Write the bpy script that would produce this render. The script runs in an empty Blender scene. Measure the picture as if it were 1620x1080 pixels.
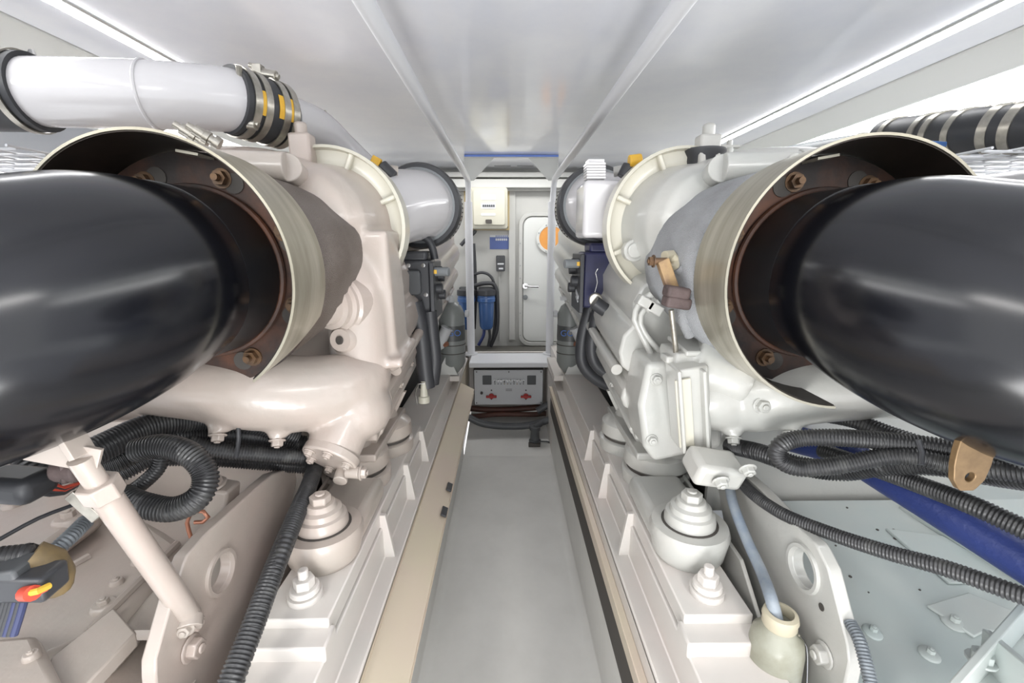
import bpy, bmesh, math, random
from mathutils import Vector, Matrix, Euler

# ------------------------------------------------------------------ camera, world, lights, exposure
SC = bpy.context.scene
COL = SC.collection
H = 1.2                                   # eye height above the bilge floor
F = 700.0                                 # focal length in pixels of a 1620 wide frame
cam_data = bpy.data.cameras.new('camera')
cam_data.sensor_width = 36.0
cam_data.lens = 36.0 * F / 1620.0
cam_data.clip_start = 0.02
cam = bpy.data.objects.new('camera', cam_data)
COL.objects.link(cam)
cam.location = (0, 0, H)
cam.rotation_euler = (math.radians(90 - 12.25), 0, math.radians(-0.72))
SC.camera = cam

world = bpy.data.worlds.new('world')
SC.world = world
world.use_nodes = True
world.node_tree.nodes['Background'].inputs['Color'].default_value = (0.95, 0.97, 1.0, 1)
world.node_tree.nodes['Background'].inputs['Strength'].default_value = .85

SC.view_settings.view_transform = 'Standard'
SC.view_settings.look = 'None'
SC.view_settings.gamma = 1.0
SC.view_settings.use_curve_mapping = False
SC.view_settings.exposure = 1.36
LAMP = 4.5                               # strength of the long side lamps
STRIP = 7.0                               # strength of the ceiling strips
FILL = 13.0                               # watts of the two fill lights added behind the camera

for lx in (-0.75, 0.75):
    ld = bpy.data.lights.new('rear_fill', 'AREA')  # unseen fill light, added to brighten the room from behind
    ld.shape = 'RECTANGLE'; ld.size = 0.25; ld.size_y = 1.0; ld.energy = FILL * .5; ld.spread = math.radians(180)
    ld.color = (1.0, .98, .95)
    lo = bpy.data.objects.new('rear_fill', ld)
    lo.location = (lx, -0.75, H + 0.5)
    COL.objects.link(lo)

ld = bpy.data.lights.new('far_fill', 'AREA'); ld.shape = 'RECTANGLE'; ld.size = .9; ld.size_y = .12; ld.energy = 2.5  # added fill light hidden behind the lintel, brightens the far end
lo = bpy.data.objects.new('far_fill', ld); lo.location = (.03, 3.12, H + .53); COL.objects.link(lo)

ld = bpy.data.lights.new('ceiling_fill', 'AREA'); ld.shape = 'RECTANGLE'; ld.size = .4; ld.size_y = .8; ld.energy = 7  # added fill light out of view, aimed up to brighten the ceiling
lo = bpy.data.objects.new('ceiling_fill', ld); lo.location = (0, -.45, H - .75); lo.rotation_euler = (math.radians(180 - 25), 0, 0); COL.objects.link(lo)

# ------------------------------------------------------------------ kit
RM = Euler((math.radians(90 - 12.25), 0, math.radians(-0.72))).to_matrix()
def P(px, py, Y=None, X=None, Z=None):
    """a place in the room, given where it is seen and how far off it stands"""
    d = RM @ Vector(((px - 810) / F, -(py - 540) / F, -1))
    if Y is not None: t = Y / d.y
    elif X is not None: t = X / d.x
    else: t = Z / d.z
    return d * t
V = Vector

def lin(c):
    return tuple((x / 12.92 if x <= .04045 else ((x + .055) / 1.055) ** 2.4) for x in [v / 255 for v in c])

def material(name, rgb, rough=.5, metal=0.0, rgb2=None, scale=8, bump=0.0, bscale=60, coat=0.0,
             emit=0, spec=None, mix=(.35, .65), stretch=None, alpha=1.0, weave=False):
    m = bpy.data.materials.new(name); m.use_nodes = True
    nt = m.node_tree; b = nt.nodes['Principled BSDF']; L = nt.links
    b.inputs['Base Color'].default_value = (*lin(rgb), 1)
    b.inputs['Roughness'].default_value = rough
    b.inputs['Metallic'].default_value = metal
    if coat: b.inputs['Coat Weight'].default_value = coat; b.inputs['Coat Roughness'].default_value = .12
    if spec is not None: b.inputs['Specular IOR Level'].default_value = spec
    if emit:
        b.inputs['Emission Color'].default_value = (*lin(rgb), 1)
        b.inputs['Emission Strength'].default_value = emit
    tc = nt.nodes.new('ShaderNodeTexCoord')
    src = tc.outputs['Object']
    if stretch:
        mp = nt.nodes.new('ShaderNodeMapping'); mp.inputs['Scale'].default_value = stretch
        L.new(src, mp.inputs['Vector']); src = mp.outputs['Vector']
    if rgb2:
        n = nt.nodes.new('ShaderNodeTexNoise'); n.inputs['Scale'].default_value = scale
        n.inputs['Detail'].default_value = 6; n.inputs['Roughness'].default_value = .6
        r = nt.nodes.new('ShaderNodeValToRGB')
        r.color_ramp.elements[0].position = mix[0]; r.color_ramp.elements[0].color = (*lin(rgb), 1)
        r.color_ramp.elements[1].position = mix[1]; r.color_ramp.elements[1].color = (*lin(rgb2), 1)
        L.new(src, n.inputs['Vector']); L.new(n.outputs['Fac'], r.inputs['Fac'])
        L.new(r.outputs['Color'], b.inputs['Base Color'])
    if bump:
        if weave:
            n2 = nt.nodes.new('ShaderNodeTexVoronoi'); n2.inputs['Scale'].default_value = bscale
            out = n2.outputs['Distance']
        else:
            n2 = nt.nodes.new('ShaderNodeTexNoise'); n2.inputs['Scale'].default_value = bscale
            n2.inputs['Detail'].default_value = 3; out = n2.outputs['Fac']
        bp = nt.nodes.new('ShaderNodeBump'); bp.inputs['Strength'].default_value = bump
        bp.inputs['Distance'].default_value = .004
        L.new(src, n2.inputs['Vector']); L.new(out, bp.inputs['Height']); L.new(bp.outputs['Normal'], b.inputs['Normal'])
    if alpha < 1: b.inputs['Alpha'].default_value = alpha
    return m

M = dict(
    ceiling=material('gloss_white_panel', (242, 243, 247), .3, rgb2=(232, 234, 242), scale=4, bump=.06, bscale=2.2, coat=1.0),
    wall=material('wall_paint', (186, 185, 180), .45, rgb2=(178, 178, 174), scale=3),
    hull=material('hull_paint', (204, 206, 210), .5),
    floor=material('bilge_paint', (212, 211, 207), .42, rgb2=(203, 202, 198), scale=5, bump=.10, bscale=8),
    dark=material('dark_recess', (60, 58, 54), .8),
    deck=material('dark_deck', (88, 86, 80), .7),
    trimw=material('trim_white', (204, 205, 201), .35),
    rail=material('rail_white', (212, 213, 216), .3),
    blue_tape=material('blue_tape', (110, 140, 215), .5),
    bed=material('bed_paint', (204, 200, 194), .35, rgb2=(210, 202, 196), scale=6, bump=.08, bscale=14),
    cream=material('cream_board', (206, 196, 172), .35, rgb2=(206, 190, 174), scale=2.5, bump=.05, bscale=10),
    eng_l=material('engine_paint_warm', (180, 166, 157), .3, rgb2=(173, 165, 156), scale=5, bump=.22, bscale=45, coat=.3),
    eng_r=material('engine_paint_white', (184, 182, 176), .3, rgb2=(176, 177, 172), scale=5, bump=.22, bscale=45, coat=.3),
    pipew=material('pipe_gloss_white', (204, 202, 203), .18, coat=.4),
    creamflange=material('flange_cream', (196, 192, 177), .3, coat=.3),
    black=material('exhaust_gloss_black', (10, 11, 15), .2, rgb2=(16, 17, 22), scale=6),
    neckblack=material('neck_matt_black', (18, 19, 22), .4, rgb2=(30, 29, 30), scale=9),
    rust=material('rusty_flange', (42, 35, 32), .6, rgb2=(88, 54, 36), scale=7, bump=.3, bscale=50, mix=(.42, .66)),
    rustbolt=material('rusty_bolt', (78, 66, 56), .45, metal=.5, rgb2=(120, 92, 66), scale=40),
    steel=material('shield_stainless', (180, 175, 160), .34, metal=.6, rgb2=(150, 144, 127), scale=4, bump=.05, bscale=40, stretch=(1, 8, 1)),
    clampsteel=material('clamp_steel', (190, 186, 176), .28, metal=.85, rgb2=(160, 155, 145), scale=30),
    dark_reflect=material('dark_reflection_steel', (74, 66, 58), .45, metal=.6, rgb2=(46, 42, 40), scale=6),  # dark reflection inside the ring painted in, over discoloured steel
    blanket=material('blanket_cloth', (112, 104, 98), .5, rgb2=(84, 74, 66), scale=5, bump=.5, bscale=520, weave=True),
    blanket_r=material('blanket_cloth_grey', (162, 164, 166), .8, rgb2=(126, 126, 126), scale=4, bump=.5, bscale=520, weave=True),
    rubber=material('black_rubber', (52, 53, 56), .45),
    corr=material('corrugated_black', (50, 50, 51), .35, rgb2=(86, 86, 84), scale=25, mix=(.5, .8)),
    corr_grey=material('corrugated_grey', (120, 126, 130), .4, metal=.3, rgb2=(90, 95, 100), scale=40),
    yellow=material('yellow_tag', (226, 180, 60), .5, rgb2=(214, 164, 50), scale=30),
    bluehose=material('blue_hose', (46, 60, 118), .45, bump=.3, bscale=120, rgb2=(38, 52, 106), scale=10),
    drainhose=material('drain_hose', (120, 132, 146), .45, rgb2=(156, 162, 166), scale=18),
    bluecan=material('blue_filter', (66, 98, 148), .3),
    bluesign=material('blue_sign', (76, 94, 150), .4),
    paper=material('label_white', (196, 198, 200), .5),
    beige=material('beige_enclosure', (184, 181, 166), .4),
    tan=material('beige_backing', (176, 158, 118), .5),
    greypl=material('grey_plastic', (128, 132, 134), .4),
    darkgrey=material('dark_grey_plastic', (72, 74, 76), .45),
    boxblack=material('controller_black', (56, 57, 60), .4),
    boxblue=material('controller_navy', (44, 46, 82), .4, rgb2=(36, 37, 60), scale=8),
    red=material('red_handle', (170, 48, 44), .4),
    redpipe=material('red_brown_paint', (96, 58, 48), .6, rgb2=(70, 50, 40), scale=9),
    orange=material('amber_glass', (226, 164, 92), .15, rgb2=(214, 146, 76), scale=6),
    chrome=material('chrome', (200, 200, 200), .18, metal=.95),
    bottle=material('cylinder_grey', (130, 134, 132), .35),
    bottledark=material('cylinder_band', (84, 86, 86), .4),
    markblue=material('badge_blue', (70, 110, 180), .5),
    copper=material('copper', (184, 128, 104), .35, metal=.6),
    ochre=material('worn_ochre_tape', (120, 100, 64), .6, rgb2=(90, 78, 58), scale=30),
    sheet_r=material('gearbox_paint_cool', (176, 186, 184), .4, rgb2=(184, 188, 184), scale=3, bump=.1, bscale=20),
    brass=material('brass_bronze', (148, 122, 88), .4, metal=.5, rgb2=(112, 90, 64), scale=20),
    wood=material('scorched_lever', (196, 164, 112), .6, rgb2=(112, 88, 74), scale=9),
    burnt=material('brown_wrap', (92, 78, 76), .7, rgb2=(70, 58, 56), scale=20, bump=.4, bscale=80),
    jar=material('cloudy_plastic', (158, 158, 144), .3, rgb2=(134, 132, 114), scale=14, bump=.25, bscale=40, mix=(.4, .7)),
    tape=material('masking_tape', (184, 176, 154), .6),
    perf=material('perforated_plate', (176, 174, 168), .5),
    wirered=material('wire_red', (190, 70, 50), .5),
    wireyel=material('wire_yellow', (206, 166, 60), .5),
    wireblue=material('wire_blue', (48, 54, 88), .5),
    green=material('green_line', (80, 130, 110), .4),
    gasket=material('gasket_dark', (70, 66, 62), .7),
    lamp=material('lamp_diffuser', (255, 255, 255), .5, emit=LAMP),
    strip=material('strip_diffuser', (255, 255, 255), .5, emit=STRIP),
)

def catmull(pts, step):
    pts = [V(p) for p in pts]
    if len(pts) == 2: pts = [pts[0], (pts[0] + pts[1]) / 2, pts[1]]
    e = [pts[0] * 2 - pts[1]] + pts + [pts[-1] * 2 - pts[-2]]
    dense = []
    for i in range(1, len(e) - 2):
        for k in range(24):
            t = k / 24
            a, b, c, d = e[i - 1], e[i], e[i + 1], e[i + 2]
            dense.append(.5 * ((2 * b) + (c - a) * t + (2 * a - 5 * b + 4 * c - d) * t * t + (3 * b - a - 3 * c + d) * t ** 3))
    dense.append(pts[-1])
    L = [0]
    for a, b in zip(dense, dense[1:]): L.append(L[-1] + (b - a).length)
    n = max(2, int(round(L[-1] / step)))
    out = []; par = []; j = 0
    for k in range(n + 1):
        s = L[-1] * k / n
        while j < len(L) - 2 and L[j + 1] < s: j += 1
        f = (s - L[j]) / max(1e-9, L[j + 1] - L[j])
        out.append(dense[j].lerp(dense[j + 1], min(1, f))); par.append(s / L[-1])
    return out, par

class MB:
    """collects shapes that belong to ONE part"""
    def __init__(s): s.bm = bmesh.new()
    def ring(s, c, u, v, r, n, ry=None):
        ry = r if ry is None else ry
        return [s.bm.verts.new(c + u * math.cos(a) * r + v * math.sin(a) * ry) for a in [2 * math.pi * k / n for k in range(n)]]
    def skin(s, rings, cap=True, closed=False):
        f = s.bm.faces.new; n = len(rings[0])
        prs = list(zip(rings, rings[1:])) + ([(rings[-1], rings[0])] if closed else [])
        for a, b in prs:
            for k in range(n): f((a[k], a[(k + 1) % n], b[(k + 1) % n], b[k]))
        if cap and not closed: f(rings[0][::-1]); f(rings[-1])
        return s
    def frame(s, ax):
        ax = V(ax).normalized()
        u = ax.orthogonal().normalized() if abs(ax.z) > .98 else ax.cross(V((0, 0, 1))).normalized()
        return ax, u, ax.cross(u)
    def cyl(s, a, b, r, r2=None, n=24, cap=True):
        a, b = V(a), V(b); ax, u, v = s.frame(b - a); r2 = r if r2 is None else r2
        return s.skin([s.ring(a, u, v, r, n), s.ring(b, u, v, r2, n)], cap)
    def lathe(s, o, ax, prof, n=32, cap=True, closed=False):
        o = V(o); ax, u, v = s.frame(ax)
        return s.skin([s.ring(o + ax * t, u, v, max(r, 1e-4), n) for t, r in prof], cap, closed)
    def tube(s, pts, r, n=12, step=.02, rads=None, corr=0, closed=False):
        if corr:
            base, par = catmull(pts, corr / 4)
        else:
            base, par = catmull(pts, step)
        t = (base[1] - base[0]).normalized(); u = t.orthogonal().normalized(); rings = []
        for i, p in enumerate(base):
            nt = (base[min(i + 1, len(base) - 1)] - base[max(i - 1, 0)]).normalized()
            u = (u - nt * u.dot(nt)).normalized(); v = nt.cross(u)
            rr = r
            if rads:
                q = par[i] * (len(rads) - 1); k = min(int(q), len(rads) - 2); w = q - k
                w = w * w * (3 - 2 * w); rr = rads[k] * (1 - w) + rads[k + 1] * w
            if corr: rr *= (1, 1, .87, .87)[i % 4]
            rings.append(s.ring(p, u, v, rr, n))
        return s.skin(rings)
    def box(s, c, size, rot=None):
        m = Matrix.Diagonal((*size, 1))
        R = (Euler(rot).to_matrix().to_4x4() if rot is not None and not isinstance(rot, Matrix) else (rot if rot is not None else Matrix()))
        bmesh.ops.create_cube(s.bm, size=1, matrix=Matrix.Translation(V(c)) @ R @ m); return s
    def ball(s, c, r, n=20):
        r = (r, r, r) if isinstance(r, (int, float)) else r
        bmesh.ops.create_uvsphere(s.bm, u_segments=n, v_segments=n // 2, radius=1, matrix=Matrix.Translation(V(c)) @ Matrix.Diagonal((*r, 1))); return s
    def torus(s, c, ax, R, r, n=36, m=12):
        ax, u, v = s.frame(ax); c = V(c); rings = []
        for i in range(n):
            a = 2 * math.pi * i / n; d = u * math.cos(a) + v * math.sin(a)
            rings.append(s.ring(c + d * R, d, ax, r, m))
        return s.skin(rings, closed=True)
    def prism(s, poly, vec):
        vec = V(vec); a = [s.bm.verts.new(V(p)) for p in poly]; b = [s.bm.verts.new(V(p) + vec) for p in poly]; n = len(a)
        s.bm.faces.new(a[::-1]); s.bm.faces.new(b)
        for k in range(n): s.bm.faces.new((a[k], a[(k + 1) % n], b[(k + 1) % n], b[k]))
        return s
    def holed(s, c, ax, outer, R, vec, n=32):
        """flat plate (outline outer) with a round hole of radius R around c, thickness vec"""
        c = V(c); ax, u, v = s.frame(ax); vec = V(vec)
        inner = []; out = []
        for k in range(n):
            a = 2 * math.pi * k / n; d = u * math.cos(a) + v * math.sin(a)
            inner.append(c + d * R); best = None
            for i in range(len(outer)):
                A, B = V(outer[i]) - c, V(outer[(i + 1) % len(outer)]) - c
                a0, a1, b0, b1 = A.dot(u), A.dot(v), B.dot(u), B.dot(v)
                dx, dy = math.cos(a), math.sin(a); ex, ey = b0 - a0, b1 - a1
                den = dx * ey - dy * ex
                if abs(den) < 1e-9: continue
                t = (a0 * ey - a1 * ex) / den; w = (a0 * dy - a1 * dx) / den
                if t > 0 and -1e-6 <= w <= 1 + 1e-6 and (best is None or t > best): best = t
            out.append(c + d * (best or R * 2))
        rr = [[s.bm.verts.new(p) for p in q] for q in (inner, out, [p + vec for p in out], [p + vec for p in inner])]
        return s.skin(rr, closed=True)
    def hexbolt(s, p, ax, r, h=None, washer=True):
        p = V(p); ax = V(ax).normalized(); h = h or r * 1.1
        if washer: s.cyl(p, p + ax * h * .25, r * 1.35, n=14)
        s.cyl(p, p + ax * h, r, n=6); s.cyl(p + ax * h, p + ax * h * 1.25, r * .5, n=8); return s
    def sweep(s, prof, y0, y1, dz=0.0, n=1):
        """profile of (x, z) run along Y; dz lifts the far end"""
        a = [s.bm.verts.new((x, y0, z)) for x, z in prof]; b = [s.bm.verts.new((x, y1, z + dz)) for x, z in prof]; k = len(prof)
        s.bm.faces.new(a[::-1]); s.bm.faces.new(b)
        for i in range(k): s.bm.faces.new((a[i], a[(i + 1) % k], b[(i + 1) % k], b[i]))
        return s
    def build(s, name, mat, parent=None, side=1, bevel=0, fuse=0, ang=38, flat=False, seg=2):
        bm = s.bm
        if side < 0:
            for v in bm.verts: v.co.x = -v.co.x
        bmesh.ops.recalc_face_normals(bm, faces=bm.faces[:])
        for f in bm.faces: f.smooth = not flat
        for e in bm.edges:
            if len(e.link_faces) == 2 and e.calc_face_angle(0) > math.radians(ang): e.smooth = False
        cs = [v.co for v in bm.verts]
        lo = V((min(c.x for c in cs), min(c.y for c in cs), min(c.z for c in cs)))
        hi = V((max(c.x for c in cs), max(c.y for c in cs), max(c.z for c in cs)))
        if parent is None: org = V(((lo.x + hi.x) / 2, (lo.y + hi.y) / 2, lo.z))
        else: org = V(parent.get('_o', (0, 0, 0)))
        for v in bm.verts: v.co -= org
        me = bpy.data.meshes.new(name); bm.to_mesh(me); bm.free()
        me.materials.append(M[mat] if isinstance(mat, str) else mat)
        o = bpy.data.objects.new(name, me); COL.objects.link(o)
        if parent is None: o.location = org + V((0, 0, H))
        else: o.parent = parent
        ORG[o] = org
        o['_o'] = org
        if fuse:
            r = o.modifiers.new('fuse', 'REMESH'); r.mode = 'VOXEL'; r.voxel_size = fuse; r.use_smooth_shade = True
            q = o.modifiers.new('soften', 'SMOOTH'); q.factor = .6; q.iterations = 5
        elif bevel:
            b = o.modifiers.new('bevel', 'BEVEL'); b.width = bevel; b.segments = seg; b.limit_method = 'ANGLE'; b.angle_limit = math.radians(35)
            b.harden_normals = False
        return o
ORG = {}
def tag(o, label, cat=None, group=None, kind=None):
    if label: o['label'] = label
    if cat: o['category'] = cat
    if group: o['group'] = group
    if kind: o['kind'] = kind
    return o
def thing(name, loc, label, cat, group=None):
    o = bpy.data.objects.new(name, None); COL.objects.link(o)
    loc = V(loc); o.location = loc + V((0, 0, H)); o['_o'] = loc; o.empty_display_size = .05
    return tag(o, label, cat, group)
def struct(o): o['kind'] = 'structure'; return o
def text(body, size, loc, mat, parent, rot=(math.pi / 2, 0, 0), name='lettering'):
    cu = bpy.data.curves.new(name, 'FONT'); cu.body = body; cu.size = size; cu.extrude = size * .02
    cu.align_x = 'CENTER'; cu.align_y = 'CENTER'
    t = bpy.data.objects.new(name, cu); COL.objects.link(t)
    me = bpy.data.meshes.new_from_object(t); bpy.data.objects.remove(t)
    o = bpy.data.objects.new(name, me); COL.objects.link(o); me.materials.append(M[mat])
    o.parent = parent; o.location = V(loc) - V(parent['_o']); o.rotation_euler = rot
    return o

# ------------------------------------------------------------------ the room
CZ = .553
XL, XR = -1.22, 1.33
struct(MB().box(((XL + XR) / 2, 1.35, CZ + .015), (XR - XL, 4.3, .03)).build('ceiling', 'ceiling'))
for s, xe in ((-1, -XL), (1, XR)):
    b = MB().sweep([(xe + .006, CZ + .02), (xe + .006, CZ - .004), (xe + .075, CZ - .075), (xe + .10, CZ - .07), (xe + .10, CZ + .03)], -.8, 3.5)
    struct(b.build('trim_1' if s < 0 else 'trim_2', 'trimw', side=s, bevel=.004))
    struct(MB().box((1.55, 1.35, CZ + .14), (.9, 4.3, .02)).build('ceiling', 'hull', side=s))
    struct(MB().box((1.98, 1.35, -.1), (.04, 4.3, 1.7)).build('wall_left' if s < 0 else 'wall_right', 'hull', side=s))
    t = thing('ceiling_light', (s * (xe + .34), 1.3, .45), ('long white side lamp high on the left hull behind the intake pipe' if s < 0 else 'long white side lamp high on the right hull above the clamped hoses'), 'lamp')
    MB().box((xe + .36, 1.3, .52), (.03, 3.8, .17)).build('lamp_housing', 'trimw', t, side=s, bevel=.004)
    MB().box((xe + .335, 1.3, .52), (.02, 3.76, .14)).build('lamp_diffuser', 'lamp', t, side=s, bevel=.006)
for s, x in ((-1, 1.035), (1, 1.16)):
    t = thing('strip_light', (s * x, 1.0, CZ - .012), 'thin glowing strip light along the %s side of the ceiling' % ('left' if s < 0 else 'right'), 'light')
    MB().box((x, 1.55, CZ - .003), (.036, 3.7, .006)).build('strip_channel', 'trimw', t, side=s)
    MB().box((x, 1.55, CZ - .008), (.028, 3.68, .006)).build('strip_diffuser', 'strip', t, side=s)

# far bulkhead with the little door
YW = 3.5
struct(MB().box((.05, YW + .03, -.1), (4.2, .06, 1.7)).build('wall_back', 'wall'))
b = MB().box((.05, YW - .06, .50), (3.9, .12, .035)).box((.05, YW - .10, .44), (3.9, .04, .06)).box((.05, YW - .05, .405), (3.9, .03, .02))
struct(b.build('trim_3', 'wall', bevel=.004))
struct(MB().box((.03, 3.25, -.81), (1.3, .5, .03)).build('floor', 'deck'))
prof = [(-.25, -1.0), (-.25, -1.185), (-.235, -1.197), (-.215, -1.2), (.225, -1.2), (.247, -1.197), (.262, -1.185), (.262, -.97), (.29, -.97), (.29, -1.25), (-.28, -1.25), (-.28, -1.0)]
for s_ in (-1, 1): struct(MB().box((.272, 2.65, -1.0), (.02, .7, .5)).build('wall_left' if s_ < 0 else 'wall_right', 'bed', side=s_))
struct(MB().sweep(prof, -.8, 2.38).build('floor', 'floor', bevel=.003))
struct(MB().prism([(-.25, 2.38, -1.2), (.262, 2.38, -1.2), (.262, 3.0, -1.14), (-.25, 3.0, -1.14)], (0, 0, -.03)).build('floor', 'floor'))
for s in (-1, 1):
    struct(MB().box((.9, 1.1, -1.15), (1.24, 3.9, .04)).build('floor', 'hull', side=s))
# door
def rrect(x0, z0, x1, z1, r, y, n=6):
    o = []
    for cx, cz, a0 in ((x1 - r, z1 - r, 0), (x0 + r, z1 - r, 90), (x0 + r, z0 + r, 180), (x1 - r, z0 + r, 270)):
        for k in range(n + 1):
            a = math.radians(a0 + 90 * k / n); o.append(V((cx + r * math.cos(a), y, cz + r * math.sin(a))))
    return o
p0 = P(820, 546, YW); p1 = P(905, 336, YW)
dx0, dx1, dz0, dz1 = p0.x, p0.x + .44, p0.z, p1.z
door = thing('door_1', (dx0, YW, dz0), 'pale crawl-through hatch door with amber porthole', None); struct(door)
fr = MB(); a = rrect(dx0, dz0, dx1, dz1, .09, YW - .028); bb = rrect(dx0 + .03, dz0 + .03, dx1 - .03, dz1 - .03, .07, YW - .028)
ra = [fr.bm.verts.new(p) for p in a]; rb = [fr.bm.verts.new(p) for p in bb]; rc = [fr.bm.verts.new(p + V((0, .03, 0))) for p in bb]; rd = [fr.bm.verts.new(p + V((0, .03, 0))) for p in a]
fr.skin([ra, rb, rc, rd], closed=True).build('door_frame', 'wall', door, bevel=.004)
MB().prism(rrect(dx0 + .036, dz0 + .036, dx1 - .036, dz1 - .036, .066, YW - .02), (0, .02, 0)).build('door_leaf', 'trimw', door, bevel=.004)
c = P(872, 377, YW - .03)
pr = MB().lathe(c, (0, -1, 0), [(0, .115), (.012, .115), (.012, .092), (0, .092)], closed=True)
pr.build('porthole_ring', 'trimw', door, bevel=.002)
MB().cyl(c + V((0, .006, 0)), c + V((0, -.006, 0)), .092, n=36).build('porthole_glass', 'orange', door)
for a in range(8):
    q = c + V((math.cos(a * .785 + .4), 0, math.sin(a * .785 + .4))) * .104
    MB().cyl(q + V((0, -.010, 0)), q + V((0, -.016, 0)), .005, n=8).build('screw', 'greypl', door)
c = P(831, 452, YW - .02)
MB().cyl(c, c + V((0, -.02, 0)), .022).build('handle_rose', 'chrome', door, bevel=.002)
MB().tube([c + V((0, -.02, 0)), c + V((.01, -.05, 0)), c + V((.10, -.05, -.004))], .008).build('lever_handle', 'chrome', door)
c = P(831, 470, YW - .02)
MB().cyl(c, c + V((0, -.012, 0)), .02).cyl(c + V((0, -.01, 0)), c + V((0, -.02, 0)), .008).build('lock', 'greypl', door, bevel=.002)
for y in (385, 420, 440, 495, 530):
    q = P(823, y, YW - .03); MB().cyl(q, q + V((0, -.005, 0)), .004, n=8).build('screw', 'greypl', door)
# vertical moulding between cabinet and door
q = P(812, 420, YW)
struct(MB().box((q.x - .01, YW - .012, -.12), (.05, .025, 1.25)).build('trim_4', 'wall', bevel=.004))
for px in (795, 831):
    q = P(px, 261, YW - .16); o = MB().box(q, (.12, .02, .012)).build('vent_slot', 'gasket', bevel=.003)
    tag(o, 'dark vent slot above the lintel, the %s one' % ('left' if px < 800 else 'right'), 'vent')

# ceiling handrails that come down as the two posts
YP = 2.95
for s, xr, lb in ((-1, -.24, 'left'), (1, .302, 'right')):
    t = thing('handrail', (xr, YP, -.73), 'white tube rail under the ceiling bending down into the %s aisle post' % lb, 'handrail')
    xb = -.242 if s < 0 else .294
    MB().tube([(xr, -.6, .405), (xr, 1.0, .405), (xr, 2.0, .405), (xr, YP - .14, .405)], .018, n=16, step=.1).build('rail_tube', 'rail', t)
    MB().tube([(xr, YP - .16, .405), (xr, YP - .06, .402), (xr, YP - .01, .37), (xb, YP, .25)], .018, n=16).build('bend', 'rail', t)
    MB().cyl((xb, YP, .27), (xb, YP, -.72), .0255, n=20).build('post', 'rail', t)
    MB().cyl((xb, YP, -.735), (xb, YP, -.72), .045, n=20).build('foot_flange', 'rail', t, bevel=.003)
    g = thing('gusset', (xr, YP, .4), 'white triangular gusset plate above the %s post' % lb, 'bracket')
    if s < 0: poly = [(-.262, YP, .535), (-.075, YP, .535), (-.205, YP, .40), (-.262, YP, .40)]
    else: poly = [(.328, YP, .535), (.14, YP, .535), (.268, YP, .40), (.328, YP, .40)]
    MB().prism(poly, (0, .008, 0)).build('plate', 'trimw', g, bevel=.002)
b = MB().box((.033, YP, .542), (.59, .03, .016)); tag(b.build('lintel', 'trimw', bevel=.002), 'white lintel bar across the top of the two posts', 'beam')
b = MB().box((.033, YP - .018, .5445), (.585, .004, .012)); tag(b.build('blue_tape', 'blue_tape'), 'strip of blue masking tape along the lintel edge', 'tape')
# ------------------------------------------------------------------ things on the far bulkhead
def rect(px0, py0, px1, py1, Y): a = P(px0, py1, Y); b = P(px1, py0, Y); return a.x, a.z, b.x, b.z
def slab(px0, py0, px1, py1, Y, th, name, mat, parent=None, r=.006, bevel=.002):
    x0, z0, x1, z1 = rect(px0, py0, px1, py1, Y - th)
    return MB().prism(rrect(x0, z0, x1, z1, r, Y - th), (0, th, 0)).build(name, mat, parent, bevel=bevel)
q = P(776, 362, YW)
t = thing('electrical_cabinet', (q.x, YW, q.z), 'beige wall cabinet with meter strips between the left post and the door', 'cabinet')
slab(735, 293, 806, 364, YW, .03, 'backing_board', 'tan', t)
slab(742, 296, 803, 362, YW - .03, .10, 'cabinet_body', 'beige', t, r=.02, bevel=.008)
slab(749, 300, 799, 356, YW - .13, .015, 'cabinet_door', 'beige', t, r=.015, bevel=.004)
for y0, y1 in ((308, 316), (321, 330), (337, 341)):
    slab(761, y0, 784, y1, YW - .145, .002, 'label_strip', 'paper', t, bevel=0)
for k in range(6):
    slab(763.5 + k * 3.3, 323.5, 766 + k * 3.3, 327, YW - .147, .004, 'breaker', 'darkgrey', t, r=.001, bevel=0)
slab(768, 347, 778, 353, YW - .145, .02, 'latch', 'gasket', t, r=.006)
for px, py in ((803, 300), (803, 359)): c = P(px, py, YW - .03); MB().cyl(c, c + V((0, -.008, 0)), .006, n=8).build('screw', 'gasket', t)
q = P(790, 394, YW)
t = thing('notice_sign', (q.x, YW, q.z), 'small blue notice sign below the beige cabinet', 'sign')
slab(775, 372, 806, 394, YW, .004, 'sign_plate', 'bluesign', t, r=.003, bevel=0)
slab(775, 371.5, 806, 375, YW - .004, .001, 'header', 'paper', t, r=.002, bevel=0)
for k in range(7): slab(784 + k * 2.9, 372.5, 785.8 + k * 2.9, 374.4, YW - .005, .001, 'printed_mark', 'bluesign', t, r=.001, bevel=0)
for k in range(6): slab(784 + k * 3.2, 377, 786.4 + k * 3.2, 380.5, YW - .004, .001, 'printed_mark', 'paper', t, r=.001, bevel=0)
q = P(792, 430, YW)
t = thing('wall_switch', (q.x, YW, q.z), 'black ribbed switch unit under the blue sign', 'switch')
slab(785, 404, 799, 429, YW, .05, 'switch_body', 'boxblack', t, r=.008, bevel=.003)
slab(787, 416, 797, 418.5, YW - .05, .003, 'label', 'paper', t, r=.002, bevel=0)
slab(789, 423.5, 796, 426, YW - .05, .003, 'label', 'paper', t, r=.002, bevel=0)
for k in range(4): slab(787 + k * 2.8, 406, 788.4 + k * 2.8, 414, YW - .05, .006, 'rib', 'darkgrey', t, r=.001, bevel=0)
c = P(790, 430, YW - .01); tag(MB().tube([c, c + V((0, 0, -.3)), c + V((0, 0, -.55))], .006, n=8).build('conduit', 'wall'), 'thin grey conduit running down from the switch unit', 'conduit')
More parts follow.
